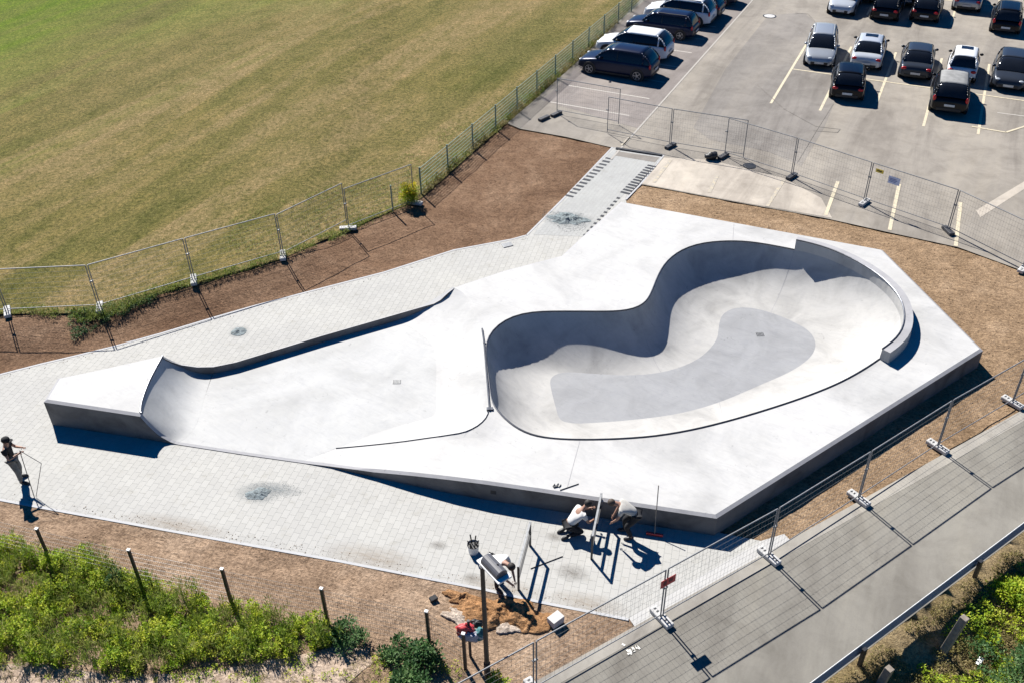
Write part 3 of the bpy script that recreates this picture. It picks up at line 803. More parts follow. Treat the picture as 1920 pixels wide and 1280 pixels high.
# signs on the fences
def sign(name, p, d, wd, h, mat, label, z, marks=None):
    t = thing(name, label, "sign", Vector((p.x, p.y, z)), math.atan2(d.y, d.x))
    m = MB(); m.box((0, -.028, 0), (wd, .008, h)); m.build("panel", mat, t)
    if marks:
        m = MB()
        for (x, zz, ww, hh) in marks: m.box((x, -.034, zz), (ww, .004, hh))
        m.build("print", marks_mat[name], t)
    return t
marks_mat = {"warning_sign": simple("dark_red_print", (.12, .01, .02)), "notice_sign": simple("notice_print", (.2, .24, .42)), "hazard_sign": simple("hazard_print", (.05, .04, .02))}
pr = PR0[0]; t = sign("warning_sign", pr + dr * .05, dr, .46, .26, M_red, "small red sign tied to the post of the road fence", 1.42, [(-.1, 0, .1, .14), (.08, .02, .12, .12)])
dpk = (PQ[4] - PQ[3]).normalized()
sign("hazard_sign", at(1650, 321, 1.62), dpk, .34, .16, M_yellow, "small yellow sign hanging high on the car park fence", 1.62, [(0, 0, .2, .05)])
sign("notice_sign", at(1677, 339, 1.42), dpk, .5, .32, M_blue, "pale blue notice sheet on the car park fence beside the yellow sign", 1.42, [(-.05, .06, .3, .03), (-.03, 0, .34, .03), (-.06, -.06, .28, .03)])

# ------------------------------------------------------------------ green double rod fence
gf = thing("green_mesh_fence", "long low green mesh fence between the lawn and the parked cars", "fence")
g0 = at(790, 364); g1 = at(1083, 110); gd = (g1 - g0).normalized(); n = 19; GP = [g0 + gd * 2.5 * k for k in range(n)]
for k, p in enumerate(GP):
    m = MB(); m.box(p + Vector((0, 0, .64)), (.06, .05, 1.30), math.atan2(gd.y, gd.x)); m.build("post", M_green, gf)
    if k < n - 1:
        m = MB(); q = GP[k + 1]
        for j in range(8):
            z = .08 + 1.14 * j / 7; m.tube(p + Vector((0, 0, z)), q + Vector((0, 0, z)), .0115 if j < 7 else .015, 4, cap=False)
        for j in range(1, 36): b = p.lerp(q, j / 36); m.tube(b + Vector((0, 0, .06)), b + Vector((0, 0, 1.23)), .0032, 4, cap=False)
        m.build("mesh_panel", M_green, gf)
gp = at(737, 397); m = MB(); m.box(gp + Vector((0, 0, .62)), (.05, .05, 1.25)); tag(m.build("fence_post", M_green), "single green fence post standing free on the soil edge left of the yellow plant", "fence post")

# black mesh fence bottom left
bf = thing("black_mesh_fence", "low dark mesh fence with capped posts between bare soil and green weeds", "fence")
BPs = [at(96, 1054), at(264, 1094), at(434, 1130), at(615, 1167), at(806, 1210)]
BPs = [BPs[0] - (BPs[1] - BPs[0])] + BPs + [at(873, 1252)]
for k, p in enumerate(BPs):
    m = MB(); m.box(p + Vector((0, 0, .62)), (.07, .06, 1.36), R(-16)); po = m.build("post", M_dsteel, bf)
    m = MB(); m.box(p + Vector((0, 0, 1.315)), (.085, .075, .03), R(-16)); m.build("cap", M_white, po)
    if k < len(BPs) - 1:
        q = BPs[k + 1]; m = MB(); nb = int((q - p).length / .06)
        for j in range(8):
            z = .06 + 1.17 * j / 7; m.tube(p + Vector((0, 0, z)), q + Vector((0, 0, z)), .0035, 4, cap=False)
        for j in range(1, nb): b = p.lerp(q, j / nb); m.tube(b + Vector((0, 0, .04)), b + Vector((0, 0, 1.24)), .0022, 4, cap=False)
        m.build("mesh_panel", M_steel if k == 2 else M_dsteel, bf)  # one panel in lighter steel, painting the glints on its wires
m = MB()
for px in ((882, 1228), ): m.box(at(*px) + Vector((0, 0, .65)), (.06, .06, 1.35), .3)
tag(m.build("gate_post", M_dsteel), "short black gate post beside the hanging jackets", "gate post")

# street lamp
lb0 = at(914, 1266); LH = 3.86
lamp = thing("street_lamp", "tall black lamp post with grey lamp head rising in front of the walkway edge", "street lamp", lb0)
m = MB(); m.tube((0, 0, 0), (0, 0, LH - .02), .062, 12, .05); m.build("pole", M_dsteel, lamp)
m = MB(); m.tube((0, 0, 0), (0, 0, .5), .08, 12); m.build("pole_base", M_dsteel, lamp)
hA = at(911, 1049, LH) - lb0; hB = at(942, 1082, LH) - lb0; hd = (hB - hA); rz = math.atan2(hd.y, hd.x); hc = (hA + hB) / 2
hd = thing("lamp_head", None, None); hd.parent = lamp
q = Matrix.Rotation(rz, 3, 'Z')
m = MB(); m.box((hc.x, hc.y, LH), (.82, .36, .05), rz); ho = m.build("lamp_tray", M_white, lamp, bevel=.02)
bpy.data.objects.remove(hd)
m = MB(); e = q @ Vector((.30, 0, 0)); m.tube(Vector((hc.x, hc.y, LH + .04)) - e, Vector((hc.x, hc.y, LH + .04)) + e, .15, 20); m.build("lamp_housing", simple("housing_grey", (.09, .09, .10), .4), lamp, bevel=.02)
m = MB(); m.ball((hc.x + .08, hc.y - .05, LH + .19), .022); m.build("light_sensor", M_black, lamp)

# guard rail right
gr = thing("guard_rail", "low steel guard rail with sunlit top edge painted white along the far side of the road", "guard rail")
gs = a2 - d2 * 6; L = 46
pr_ = [(-.02, .30), (.03, .34), (-.03, .42), (.03, .50), (-.03, .58), (-.01, .62)]
V = []; F = []
for s in (0, L):
    for (o2, z) in pr_: V.append(gs + d2 * s + nr * (.05 + o2) + Vector((0, 0, z)))
    for (o2, z) in pr_[::-1]: V.append(gs + d2 * s + nr * (.058 + o2) + Vector((0, 0, z)))
n = 12
F = [(i, (i + 1) % n, n + (i + 1) % n, n + i) for i in range(n)] + [tuple(range(n))[::-1], tuple(range(n, 2 * n))]
mesh("rail_beam", V, F, simple("rail_zinc", (.22, .23, .26), .5, .3), gr)
m = MB(); m.tube(gs + nr * .05 + Vector((0, 0, .625)), gs + d2 * L + nr * .05 + Vector((0, 0, .625)), .011, 6); m.build("edge_highlight", M_white, gr)  # white tube added to paint the sunlit highlight on the beam's top
s = 0
base_s = (at(1607, 1240) - gs).dot(d2)
for k in range(-1, 7):
    p = gs + d2 * (base_s + 4.55 * k) + nr * .16
    m = MB(); m.box(p + Vector((0, 0, .05)), (.12, .08, 1.1), math.atan2(d2.y, d2.x)); m.build("post", M_dsteel, gr)
for px, h, l in [((1768, 1222), 1.35, "tilted grey timber post in the scrub beyond the guard rail"), ((1646, 1290), .8, "grey timber post stump at the bottom edge beyond the guard rail")]:
    p = at(px[0], px[1], -.35); m = MB(); m.box((0, 0, h / 2), (.17, .17, h)); o = m.build("timber_post", M_wood, bevel=.01)
    o.location = p; o.rotation_euler = (R(5), R(6), R(35)); tag(o, l, "timber post")


# ------------------------------------------------------------------ plants
def leafmesh(name, Pc, D, Wv, Ln, Wd, mat, parent=None):
    """diamond leaves: base point, direction, width vector, length, width"""
    n = len(Pc)
    a = Pc; c = Pc + D * Ln[:, None]; mid = Pc + D * (Ln * .5)[:, None] + np.array([0, 0, .12]) * Ln[:, None]
    b = mid + Wv * (Wd * .5)[:, None]; d = mid - Wv * (Wd * .5)[:, None]
    V = np.stack([a, b, c, d], 1).reshape(-1, 3).astype(np.float32)
    me = bpy.data.meshes.new(name); me.vertices.add(4 * n); me.vertices.foreach_set('co', V.ravel())
    me.loops.add(4 * n); me.loops.foreach_set('vertex_index', np.arange(4 * n, dtype=np.int32))
    me.polygons.add(n); me.polygons.foreach_set('loop_start', np.arange(0, 4 * n, 4, dtype=np.int32))
    me.update(calc_edges=True)
    at2 = me.attributes.new("rnd", 'FLOAT', 'FACE'); at2.data.foreach_set('value', RND[:n] if len(RND) >= n else rng.random(n).astype(np.float32))
    me.materials.append(mat); o = bpy.data.objects.new(name, me); C.objects.link(o); o.parent = parent
    return o
RND = []
def leaves_for(centers, rad, hgt, nl, ll, lw, upright=.5):
    """centers (k,3), per-clump radius / height; returns arrays of leaves spread through each clump's volume"""
    global RND
    k = len(centers); idx = np.repeat(np.arange(k), nl)
    u = rng.random(len(idx)) ** .8; th = rng.random(len(idx)) * 2 * np.pi; rr = np.sqrt(rng.random(len(idx)))
    hz = u * hgt[idx]; prof = np.sqrt(np.clip(1 - (u - .35) ** 2 * 1.6, .05, 1))
    lean = rng.normal(0, .12, (k, 2))
    px = centers[idx, 0] + np.cos(th) * rr * rad[idx] * prof + lean[idx, 0] * hz; py = centers[idx, 1] + np.sin(th) * rr * rad[idx] * prof + lean[idx, 1] * hz
    P = np.stack([px, py, centers[idx, 2] + hz], 1)
    el = rng.normal(upright, .45, len(idx)); az = th + rng.normal(0, .6, len(idx))
    D = np.stack([np.cos(az) * np.cos(el), np.sin(az) * np.cos(el), np.sin(el)], 1)
    W = np.stack([-np.sin(az), np.cos(az), rng.normal(0, .35, len(idx))], 1); W /= np.linalg.norm(W, axis=1)[:, None]
    L = ll * rng.uniform(.6, 1.4, len(idx)); Wd = L * lw
    RND = (rng.random(k)[idx] * .6 + rng.random(len(idx)) * .4).astype(np.float32)
    return P, D, W, L, Wd
def grow(name, poly, mat, step, rad, hgt, nl, ll, lw, zf, thr, label=None, cat=None, up=.5, nscale=.9, seed=0, kind='stuff', hn=True):
    xs = [p[0] for p in poly]; ys = [p[1] for p in poly]; cc = []; rr = []; hh = []
    x = min(xs)
    while x < max(xs):
        y = min(ys)
        while y < max(ys):
            jx = x + random.uniform(-.5, .5) * step; jy = y + random.uniform(-.5, .5) * step
            n = noise.fractal(Vector((jx * nscale, jy * nscale, seed)), 1.0, 2.0, 3)
            if inside(jx, jy, poly) and n > thr + random.uniform(-.12, .12):
                f = .55 + .75 * max(0, min(1, (n - thr) * 1.4))
                cc.append((jx, jy, zf(jx, jy) if callable(zf) else zf)); rr.append(rad * random.uniform(.6, 1.3)); hh.append(hgt * f * random.uniform(.6, 1.3))
            y += step
        x += step
    if not cc: return None
    a = leaves_for(np.array(cc), np.array(rr), np.array(hh), nl, ll, lw, up)
    o = leafmesh(name, *a, mat); tag(o, label, cat, None, kind); return o
WZ = pts([(-60, 1010), (40, 1012), (62, 1040), (110, 1050), (160, 1030), (200, 1050), (235, 1085), (262, 1070), (300, 1095), (370, 1105), (400, 1140), (450, 1130), (520, 1152), (600, 1160), (650, 1180), (640, 1208), (560, 1228), (500, 1238), (440, 1248), (370, 1242), (290, 1262), (180, 1258), (80, 1248), (0, 1255), (-60, 1270)])
grow("weeds", WZ, M_weed, .115, .085, .34, 50, .062, .42, zlow, -.10, "dense bright green weeds filling the bottom left corner", "weeds", .55, 1.1, 3)
grow("weed_grass", WZ, M_tuft, .17, .07, .42, 30, .17, .10, zlow, -.2, "taller grassy stalks among the bright weeds at bottom left", "grass", 1.1, 1.6, 9)
grow("sparse_weeds", pts([(-60, 1240), (250, 1255), (640, 1210), (860, 1235), (880, 1290), (-60, 1300)]), M_weed, .2, .09, .16, 24, .05, .4, zlow, .12, "scattered low weeds on the pale sand along the bottom edge", "weeds", .4, 1.4, 5)
grow("dry_twigs", pts([(-60, 1230), (560, 1240), (700, 1200), (880, 1240), (880, 1290), (-60, 1300)]), M_dryw, .2, .12, .10, 14, .12, .08, zlow, 0, "dry brown twigs on the sand along the bottom edge", "twigs", .3, 1.2, 6)
grow("bank_scrub", pts([(1560, 1290), (1700, 1180), (1925, 1012), (1990, 1000), (1990, 1400), (1560, 1400)]), M_dryw, .13, .10, .13, 30, .07, .25, zbank, -.15, "dry yellow brown scrub on the bank beyond the guard rail", "scrub", .5, 1.2, 12)
grow("bank_weeds", pts([(1690, 1290), (1740, 1215), (1790, 1160), (1850, 1100), (1925, 1050), (2000, 1040), (2000, 1400), (1690, 1400)]), M_weed, .15, .12, .30, 44, .06, .42, zbank, -.05, "green leafy weeds in the bottom right corner", "weeds", .5, 1.0, 15)
VG = pts([(792, 372), (860, 311), (905, 271), (950, 234), (1000, 191), (1100, 101), (1195, 6), (1180, 4), (1080, 103), (990, 178), (940, 218), (850, 300), (778, 368)])
grow("verge_weeds", VG, M_dryw, .22, .16, .30, 40, .11, .22, .0, -.25, "dark dry weeds along the foot of the green fence", "weeds", .7, .6, 21)
grow("verge_green", VG, M_tuft, .3, .16, .38, 40, .14, .16, .0, -.02, "green grass tufts between the green fence posts", "grass", .8, .7, 22)
LT = [at(-340, 600, .33), at(0, 582, .33), at(100, 580, .33), at(190, 582, .33), at(300, 541, .33), at(364, 524, .33), at(450, 500, .33), at(531, 478, .3), at(600, 447, .1), at(660, 420), at(720, 396), at(778, 374), at(788, 382),
      at(720, 405), at(662, 434), at(600, 462, .1), at(531, 490, .25), at(450, 514, .3), at(364, 538, .3), at(300, 556, .3), at(200, 604, .25), at(150, 610, .25), at(60, 592, .3), at(0, 594, .3), at(-340, 614, .3)]
grow("edge_grass", LT, M_tuft, .13, .10, .16, 26, .10, .16, lambda x, y: emb(x) - .02, -.3, "ragged green grass fringe along the lawn edge", "grass", .7, .9, 31)
grow("trailing_weeds", [at(128, 590, .3), at(300, 552, .3), at(270, 580, .2), at(210, 600, .2), at(160, 625, .15), at(140, 640, .1), at(130, 612, .2)], M_shrub, .14, .12, .14, 36, .07, .35, lambda x, y: zsoil(x, y) + .02, -.1, "dark green weeds spilling over the soil below the lawn fence", "weeds", .4, 1.6, 33)
grow("rough_lawn", [at(420, 500, .3), at(531, 478, .3), at(600, 445, .1), at(653, 420), at(760, 366), at(900, 240), at(860, 230), at(700, 330), at(560, 380), at(430, 430)], M_tuft, .24, .10, .07, 12, .09, .16, lambda x, y: emb(x), -.1, "slightly longer rough grass near the lawn fence", "grass", .6, .5, 41)
def shrub(name, px, z, r, h, nl, ll, lw, mat, label, cat="shrub", n=14, up=.5, flowers=False):
    c = at(px[0], px[1], z); t = thing(name, label, cat, c)
    cc = []; rr = []; hh = []; m = MB()
    for i in range(n):
        a = random.uniform(0, 6.28); d = r * math.sqrt(random.random()) * .8; e = h * random.uniform(.55, 1) * (1 - .4 * d / r)
        cc.append((math.cos(a) * d, math.sin(a) * d, e * .25)); rr.append(r * .38); hh.append(e * .75); m.tube((math.cos(a) * d * .3, math.sin(a) * d * .3, 0), (math.cos(a) * d, math.sin(a) * d, e * .8), .008, 4, .003)
    m.build("stem", M_dwood, t)
    leafmesh("foliage", *leaves_for(np.array(cc), np.array(rr), np.array(hh), nl, ll, lw, up), mat, t)
    if flowers:
        cc = np.array(cc); cc[:, 2] += np.array(hh) * .85
        leafmesh("flowers", *leaves_for(cc, np.array(rr) * .8, np.array(hh) * .4, 90, .06, .6, .8), M_yel, t)
    return t
shrub("leafy_shrub", (650, 1206), -.04, .55, .55, 110, .065, .5, M_shrub, "dark green bush between the fourth and fifth black fence posts", n=16)
shrub("leafy_shrub", (742, 1228), -.04, .42, .5, 90, .07, .5, M_shrub, "dark bush left of the last tall black fence post")
shrub("leafy_shrub", (800, 1240), -.04, .45, .62, 80, .10, .45, M_shrub, "pale leaved bush right at the foot of the last tall black fence post")
shrub("leafy_shrub", (770, 1282), -.04, .5, .5, 90, .10, .45, M_shrub, "light green broad leaved bush cut by the bottom picture edge")
shrub("leafy_shrub", (930, 1285), -.04, .3, .35, 60, .06, .45, M_weed, "small bush at the base of the lamp post")
shrub("leafy_shrub", (1895, 1130), -.5, .8, .7, 170, .07, .5, M_weed, "lush green bush at the right picture edge beyond the guard rail", n=20)
shrub("leafy_shrub", (1880, 1255), -.6, .9, .8, 170, .07, .5, M_shrub, "dark green bush in the bottom right picture corner", n=20)
shrub("flowering_plant", (770, 384), 0, .42, 1.1, 130, .12, .2, M_weed, "tall yellow flowering plant at the end of the green fence", "plant", 12, .9, True)
shrub("tall_weed", (110, 1068), -.04, .35, .75, 80, .08, .35, M_weed, "tall green weed beside the first black fence post", "weed")
shrub("tall_weed", (225, 1095), -.04, .22, .7, 70, .08, .35, M_shrub, "narrow dark weed left of the second black fence post", "weed")

# ------------------------------------------------------------------ loose heaps
def heap(name, px, rx, ry, h, rot, mat, label, cat, seed, rag=.35, z0=-.004):
    c = at(*px); V = []; F = []; nr_, na = 26, 90
    for i in range(nr_ + 1):
        f = i / nr_
        for j in range(na):
            a = 2 * math.pi * j / na
            rag_ = 1 + rag * noise.fractal(Vector((math.cos(a) * 1.3, math.sin(a) * 1.3, seed)), 1.0, 2.0, 4)
            x = math.cos(a) * rx * f * rag_; y = math.sin(a) * ry * f * rag_
            X = x * math.cos(rot) - y * math.sin(rot); Y = x * math.sin(rot) + y * math.cos(rot)
            z = h * (1 - f ** 1.6) * (1 + 1.1 * noise.fractal(Vector((X * 3.2, Y * 3.2, seed)), 1.0, 2.0, 5)) + .035 * noise.fractal(Vector((X * 11, Y * 11, seed)), 1.0, 2.0, 3) * (1 - f) ** .5 * min(1, h / .1) + .005
            V.append((X, Y, z if i < nr_ else z0))
    for i in range(nr_):
        for j in range(na): F.append((i * na + j, (i + 1) * na + j, (i + 1) * na + (j + 1) % na, i * na + (j + 1) % na))
    o = mesh(name, V, F, mat, None, True); o.location = c; tag(o, label, cat, None, 'stuff'); return o
heap("grey_grit", (448, 622), .28, .27, .06, 0, M_gravel, "small round spot of grey grit on the upper walkway", "grit", 1, .12)
heap("grey_grit", (1066, 412), .80, .48, .10, -.4, M_gravel, "large heap of grey grit lying across the paved path", "grit", 2, .5)
heap("grey_grit", (483, 925), .36, .24, .06, .2, M_gravel, "grey grit pile on the lower walkway", "grit", 3, .4)
heap("sand_pile", (935, 1150), 1.15, .55, .16, -.25, M_orange, "orange brown dug up sand beside the lamp post", "sand", 4, .45, -.06)
heap("sand_pile", (1000, 1165), .55, .35, .10, .1, M_orange, "small orange sand mound below the near railing hoop", "sand", 9, .45, -.06)
heap("sand_pile", (870, 1120), .5, .22, .09, -.3, M_orange, "narrow orange sand ridge on the walkway's lower edge", "sand", 11, .5, -.06)
heap("pale_rubble", (872, 1158), .70, .26, .035, -.5, M_rubble, "pale crumbled rubble left of the lamp post", "rubble", 5, .6, -.06)
heap("pale_rubble", (955, 1172), .5, .2, .03, -.1, M_rubble, "pale crumbled rubble right of the lamp post", "rubble", 6, .6, -.06)
# scattered grit and clods
def scatter(name, poly, n, r0, r1, mat, label, cat, zf):
    V = []; F = []; xs = [p[0] for p in poly]; ys = [p[1] for p in poly]; c = 0
    base_v = [(1, 0, 0), (-1, 0, 0), (0, 1, 0), (0, -1, 0), (0, 0, 1), (0, 0, -1)]
    bf_ = [(0, 2, 4), (2, 1, 4), (1, 3, 4), (3, 0, 4), (2, 0, 5), (1, 2, 5), (3, 1, 5), (0, 3, 5)]
    while c < n:
        x = random.uniform(min(xs), max(xs)); y = random.uniform(min(ys), max(ys))
        if not inside(x, y, poly) or inside(x, y, BFOOT): continue
        c += 1; r = r0 + (r1 - r0) * random.random() ** 3; a = random.random() * 3; k = len(V); z = zf(x, y) if callable(zf) else zf
        sx, sy, sz = random.uniform(.6, 1.3), random.uniform(.6, 1.3), random.uniform(.4, .8)
        for v in base_v:
            X, Y = v[0] * r * sx, v[1] * r * sy; V.append((x + X * math.cos(a) - Y * math.sin(a), y + X * math.sin(a) + Y * math.cos(a), z + v[2] * r * sz))
        F += [tuple(k + i for i in f) for f in bf_]
    o = mesh(name, V, F, mat, None, True); tag(o, label, cat, None, 'stuff'); return o
scatter("grit", pts([(470, 905), (540, 902), (575, 925), (500, 940), (460, 940)]), 900, .004, .012, M_gravel, "fine grey grit spilled beside the pile on the lower walkway", "grit", .002)
scatter("grit", pts([(1020, 395), (1095, 400), (1100, 432), (1060, 436), (1015, 405)]), 1200, .006, .02, M_gravel, "loose grey grit around the heap on the path", "grit", .008)
scatter("soil_clods", SB, 1300, .006, .026, M_soilb, "small clods on the brown soil beside the walkway", "clods", zsoil)
scatter("soil_clods", ST, 1500, .006, .028, M_soilt, "small clods on the tan soil behind the slab", "clods", -.02)
scatter("soil_clods", [p for p in SL if p.y > 11 or True], 2200, .006, .028, M_sand, "small clods on the sandy soil by the black fence", "clods", zlow)

def m_stain(name, c, dens):
    t = NT(name); co = t.coord()
    ln = t.n.new("ShaderNodeVectorMath"); ln.operation = 'LENGTH'; t.l.new(co, ln.inputs[0])
    n = t.noise(5, 6, .75); f = t.math('MULTIPLY', t.math('SUBTRACT', 1.0, ln.outputs['Value']), t.ramp(n, [(.3, 0.1), (.7, 1.0)]))
    f = t.math('MULTIPLY', t.math('MAXIMUM', f, 0.0), dens); t.col(c); t.rough(.9); t.l.new(f, t.b.inputs['Alpha']); return t.m
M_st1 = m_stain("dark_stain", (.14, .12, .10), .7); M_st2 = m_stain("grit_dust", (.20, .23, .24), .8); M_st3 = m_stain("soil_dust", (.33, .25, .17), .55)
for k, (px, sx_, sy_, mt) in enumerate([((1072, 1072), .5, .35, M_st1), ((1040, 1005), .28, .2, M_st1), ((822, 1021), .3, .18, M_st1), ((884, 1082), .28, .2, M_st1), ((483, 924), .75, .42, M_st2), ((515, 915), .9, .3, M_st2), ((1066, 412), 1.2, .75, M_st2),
        ((448, 622), .42, .4, M_st2), ((940, 1100), 1.3, .35, M_st3), ((700, 1045), 1.6, .5, M_st3), ((330, 985), 1.8, .4, M_st3), ((1100, 1130), 1.2, .4, M_st3)]):
    z = .0075 if k < 12 else (ZF + .006 if k == 12 else .036)
    V = [(math.cos(a * math.pi / 16), math.sin(a * math.pi / 16), 0) for a in range(32)]
    o = mesh("surface_stain", V, [tuple(range(32))], mt); p = at(px[0], px[1], z); o.location = p; o.scale = (sx_, sy_, 1); o.rotation_euler = (0, 0, R(-14)); o['kind'] = 'structure'
for nm, Lx, sg in (("soil_crumbs", LEW[1:], 1), ("soil_crumbs", PE[1:], -1)):
    poly = [Vector((p.x, p.y - .02 * sg, 0)) for p in Lx] + [Vector((p.x, p.y + .30 * sg, 0)) for p in Lx[::-1]]
    scatter(nm, poly, 700, .004, .02, M_sand if sg == 1 else M_soilb, "soil crumbs spilled along the %s edge of the walkway" % ("lower" if sg == 1 else "upper"), "crumbs", .006)

# ------------------------------------------------------------------ railing hoops
def hoop(A, B, label, lean=0):
    h = .88; w_ = .055
    t = thing("railing_hoop", label, "railing hoop", A); b = B - A; rz = math.atan2(b.y, b.x)
    for p in (Vector((0, 0, 0)), b):
        m = MB(); m.box(p + Vector((0, 0, h / 2)), (w_, w_, h), rz); m.build("leg", M_dsteel, t)
    for z, nme in ((h, "top_rail"), (h * .52, "middle_rail")):
        m = MB(); m.box(b / 2 + Vector((0, 0, z)), (b.length - (w_ if nme[0] == 'm' else -w_), w_, w_), rz); m.build(nme, M_steel if nme[0] == 't' else M_dsteel, t)
    for p in (Vector((0, 0, h + .028)), b + Vector((0, 0, h + .028))):
        m = MB(); m.box(p, (w_ * .9, w_ * .9, .01), rz); m.build("end_cap", M_steel, t)
    return t
hoop(at(972.5, 1105), at(994, 1022), "dark steel railing hoop beside the lamp post")
hoop(at(1109, 1047), at(1125, 968), "steel railing hoop held by the two crouching workers by the slab wall")
for k, (a, b, z, l) in enumerate([((995, 1065), (1055, 1042), .012, "thin dark rod lying on the paving across the shadow of the near hoop"), ((1050, 918), (1085, 906), .715, "thin dark rod lying on the slab edge above the kneeling worker")]):
    m = MB(); m.tube(at(a[0], a[1], z), at(b[0], b[1], z), .012, 6); tag(m.build("steel_rod", M_dsteel), l, "rod")
m = MB(); q = Matrix.Rotation(.6, 3, 'Z')
for (x, y) in ((-.05, 0), (.05, .02), (.12, -.03)): m.tube(at(1040, 911, .72) + Vector((x, y, 0)), at(1040, 911, .72) + Vector((x + .06, y + .1, 0)), .012, 6)
m.box(at(1042, 911, .72), (.14, .05, .03), .3); tag(m.build("hand_tool", M_dsteel), "small dark hand tool lying on the slab edge left of the rod", "tool")
# broom
br = thing("broom", "upright broom with red head leaning on the dark slab wall", "broom", at(1227, 1003))
bb = at(1227, 1003); tt = at(1237.5, 904, 1.35)
m = MB(); m.tube((0, 0, .08), Vector((.10, .62, 1.28)), .014, 8); m.build("handle", M_wood, br)
m = MB(); m.box((0, 0, .065), (.46, .07, .05), R(-14)); m.build("brush_head", M_red, br, bevel=.01)
m = MB(); m.box((0, 0, .022), (.44, .06, .044), R(-14)); m.build("bristles", simple("bristle", (.18, .02, .02), .8), br)
# bucket with tools
bk = thing("bucket", "pale bucket filled with dark tools on the walkway", "bucket", at(888, 1034)); m = MB(); m.tube((0, 0, 0), (0, 0, .30), .13, 20, .16, cap=False); m.tube((0, 0, .002), (0, 0, .01), .12, 20); m.build("shell", M_white, bk)
m = MB(); m.tube((0, 0, .29), (0, 0, .31), .165, 20, cap=False); m.tube((0, 0, .2), (0, 0, .26), .148, 20); m.build("contents", M_black, bk)
for k in range(6):
    m = MB(); a = k * 1.05; m.tube((math.cos(a) * .06, math.sin(a) * .06, .22), (math.cos(a) * .15, math.sin(a) * .15, .44 + .05 * (k % 3)), .014, 6, .02); o = m.build("tool_handle", M_black, bk)
m = MB(); m.box((0, 0, .11), (.36, .26, .22), 0); o = m.build("paving_block", simple("block_stone", (.55, .53, .5), .8), bevel=.012); o.location = at(1042, 1166); o.rotation_euler = (0, 0, .7); tag(o, "pale square stone block standing on the bare soil by the road fence", "stone block")
# black bag
bg_ = MB(); c = at(1333, 299)
V = []; bg_.ball((0, 0, .17), .27, (1.15, .85, .72), 16, 10)
o = bg_.build("black_bag", M_black, None, True)
for v in o.data.vertices: v.co *= 1 + .22 * noise.fractal(v.co * 5, 1.0, 2.0, 3)
o.location = c; tag(o, "crumpled black bag on the apron beside the fence foot", "bag")
m = MB(); m.box((0, 0, .05), (.42, .3, .1), .4); o = m.build("metal_lid", M_steel, None, bevel=.01)
o.location = at(951, 460) + Vector((0, 0, -.07)); tag(o, "small grey grate set in the upper edge of the walkway", "grate")
m = MB(); m.box((0, 0, .04), (.2, .16, .08), .6); o = m.build("stone_lump", M_rub, None, bevel=.02); o.location = at(813, 1123); tag(o, "small black lump on the sandy soil left of the rubble", "lump")
# jackets hanging
def cloth(name, px, z, sc, mat, label, seed):
    m = MB(); m.ball((0, 0, 0), 1, (1, 1, 1), 18, 12); o = m.build(name, mat, None, True)
    for v in o.data.vertices:
        f = 1 + .55 * noise.fractal(v.co * 1.7 + Vector((seed, 0, 0)), 1.0, 2.0, 4); v.co = Vector((v.co.x * sc[0], v.co.y * sc[1], v.co.z * sc[2])) * f
    o.location = at(px[0], px[1], z); tag(o, label, "jacket"); return o
cloth("jacket", (872, 1180), 1.05, (.22, .12, .16), M_red, "red jacket hung over the mesh fence beside the lamp post", 1)
cloth("jacket", (884, 1192), .95, (.24, .12, .14), simple("grey_cloth", (.33, .33, .38), .9), "pale grey jacket hung beside the red one", 2)
cloth("jacket", (899, 1188), .95, (.14, .12, .16), simple("teal_cloth", (.05, .16, .17), .9), "dark teal jacket hung against the lamp post", 3)
cloth("jacket", (893, 1168), .95, (.18, .10, .09), M_black, "black jacket bunched above the pale one", 5)
# stray scraps
for k, px in enumerate([(1680, 1195), (1920 - 40, 1128), (1712, 1180), (1838, 1240)]):
    m = MB(); m.box((0, 0, .05), (.2, .12, .015)); o = m.build("paper_scrap", M_white); o.location = at(px[0], px[1], -.42); o.rotation_euler = (.3, .5, k * 1.3); tag(o, ["white scrap caught near the guard rail above the left timber stump", "white scrap in the green bush at the right edge", "pale scrap beside the timber post", "pale scrap in the lower right weeds"][k], "scrap")
# white spray marks on the road
def stroke(L, wd=.05): line([at(a, b) for a, b in L], wd, M_chalk, .022, "spray_mark")
for L in [[(1175, 1218), (1180, 1223), (1177, 1227)], [(1180, 1217), (1183, 1223), (1183, 1227)], [(1185, 1213), (1189, 1218), (1185, 1221), (1191, 1220)], [(1193, 1210), (1194, 1216)], [(1193, 1210), (1200, 1217)], [(1166, 1207), (1172, 1210)]]: stroke(L)

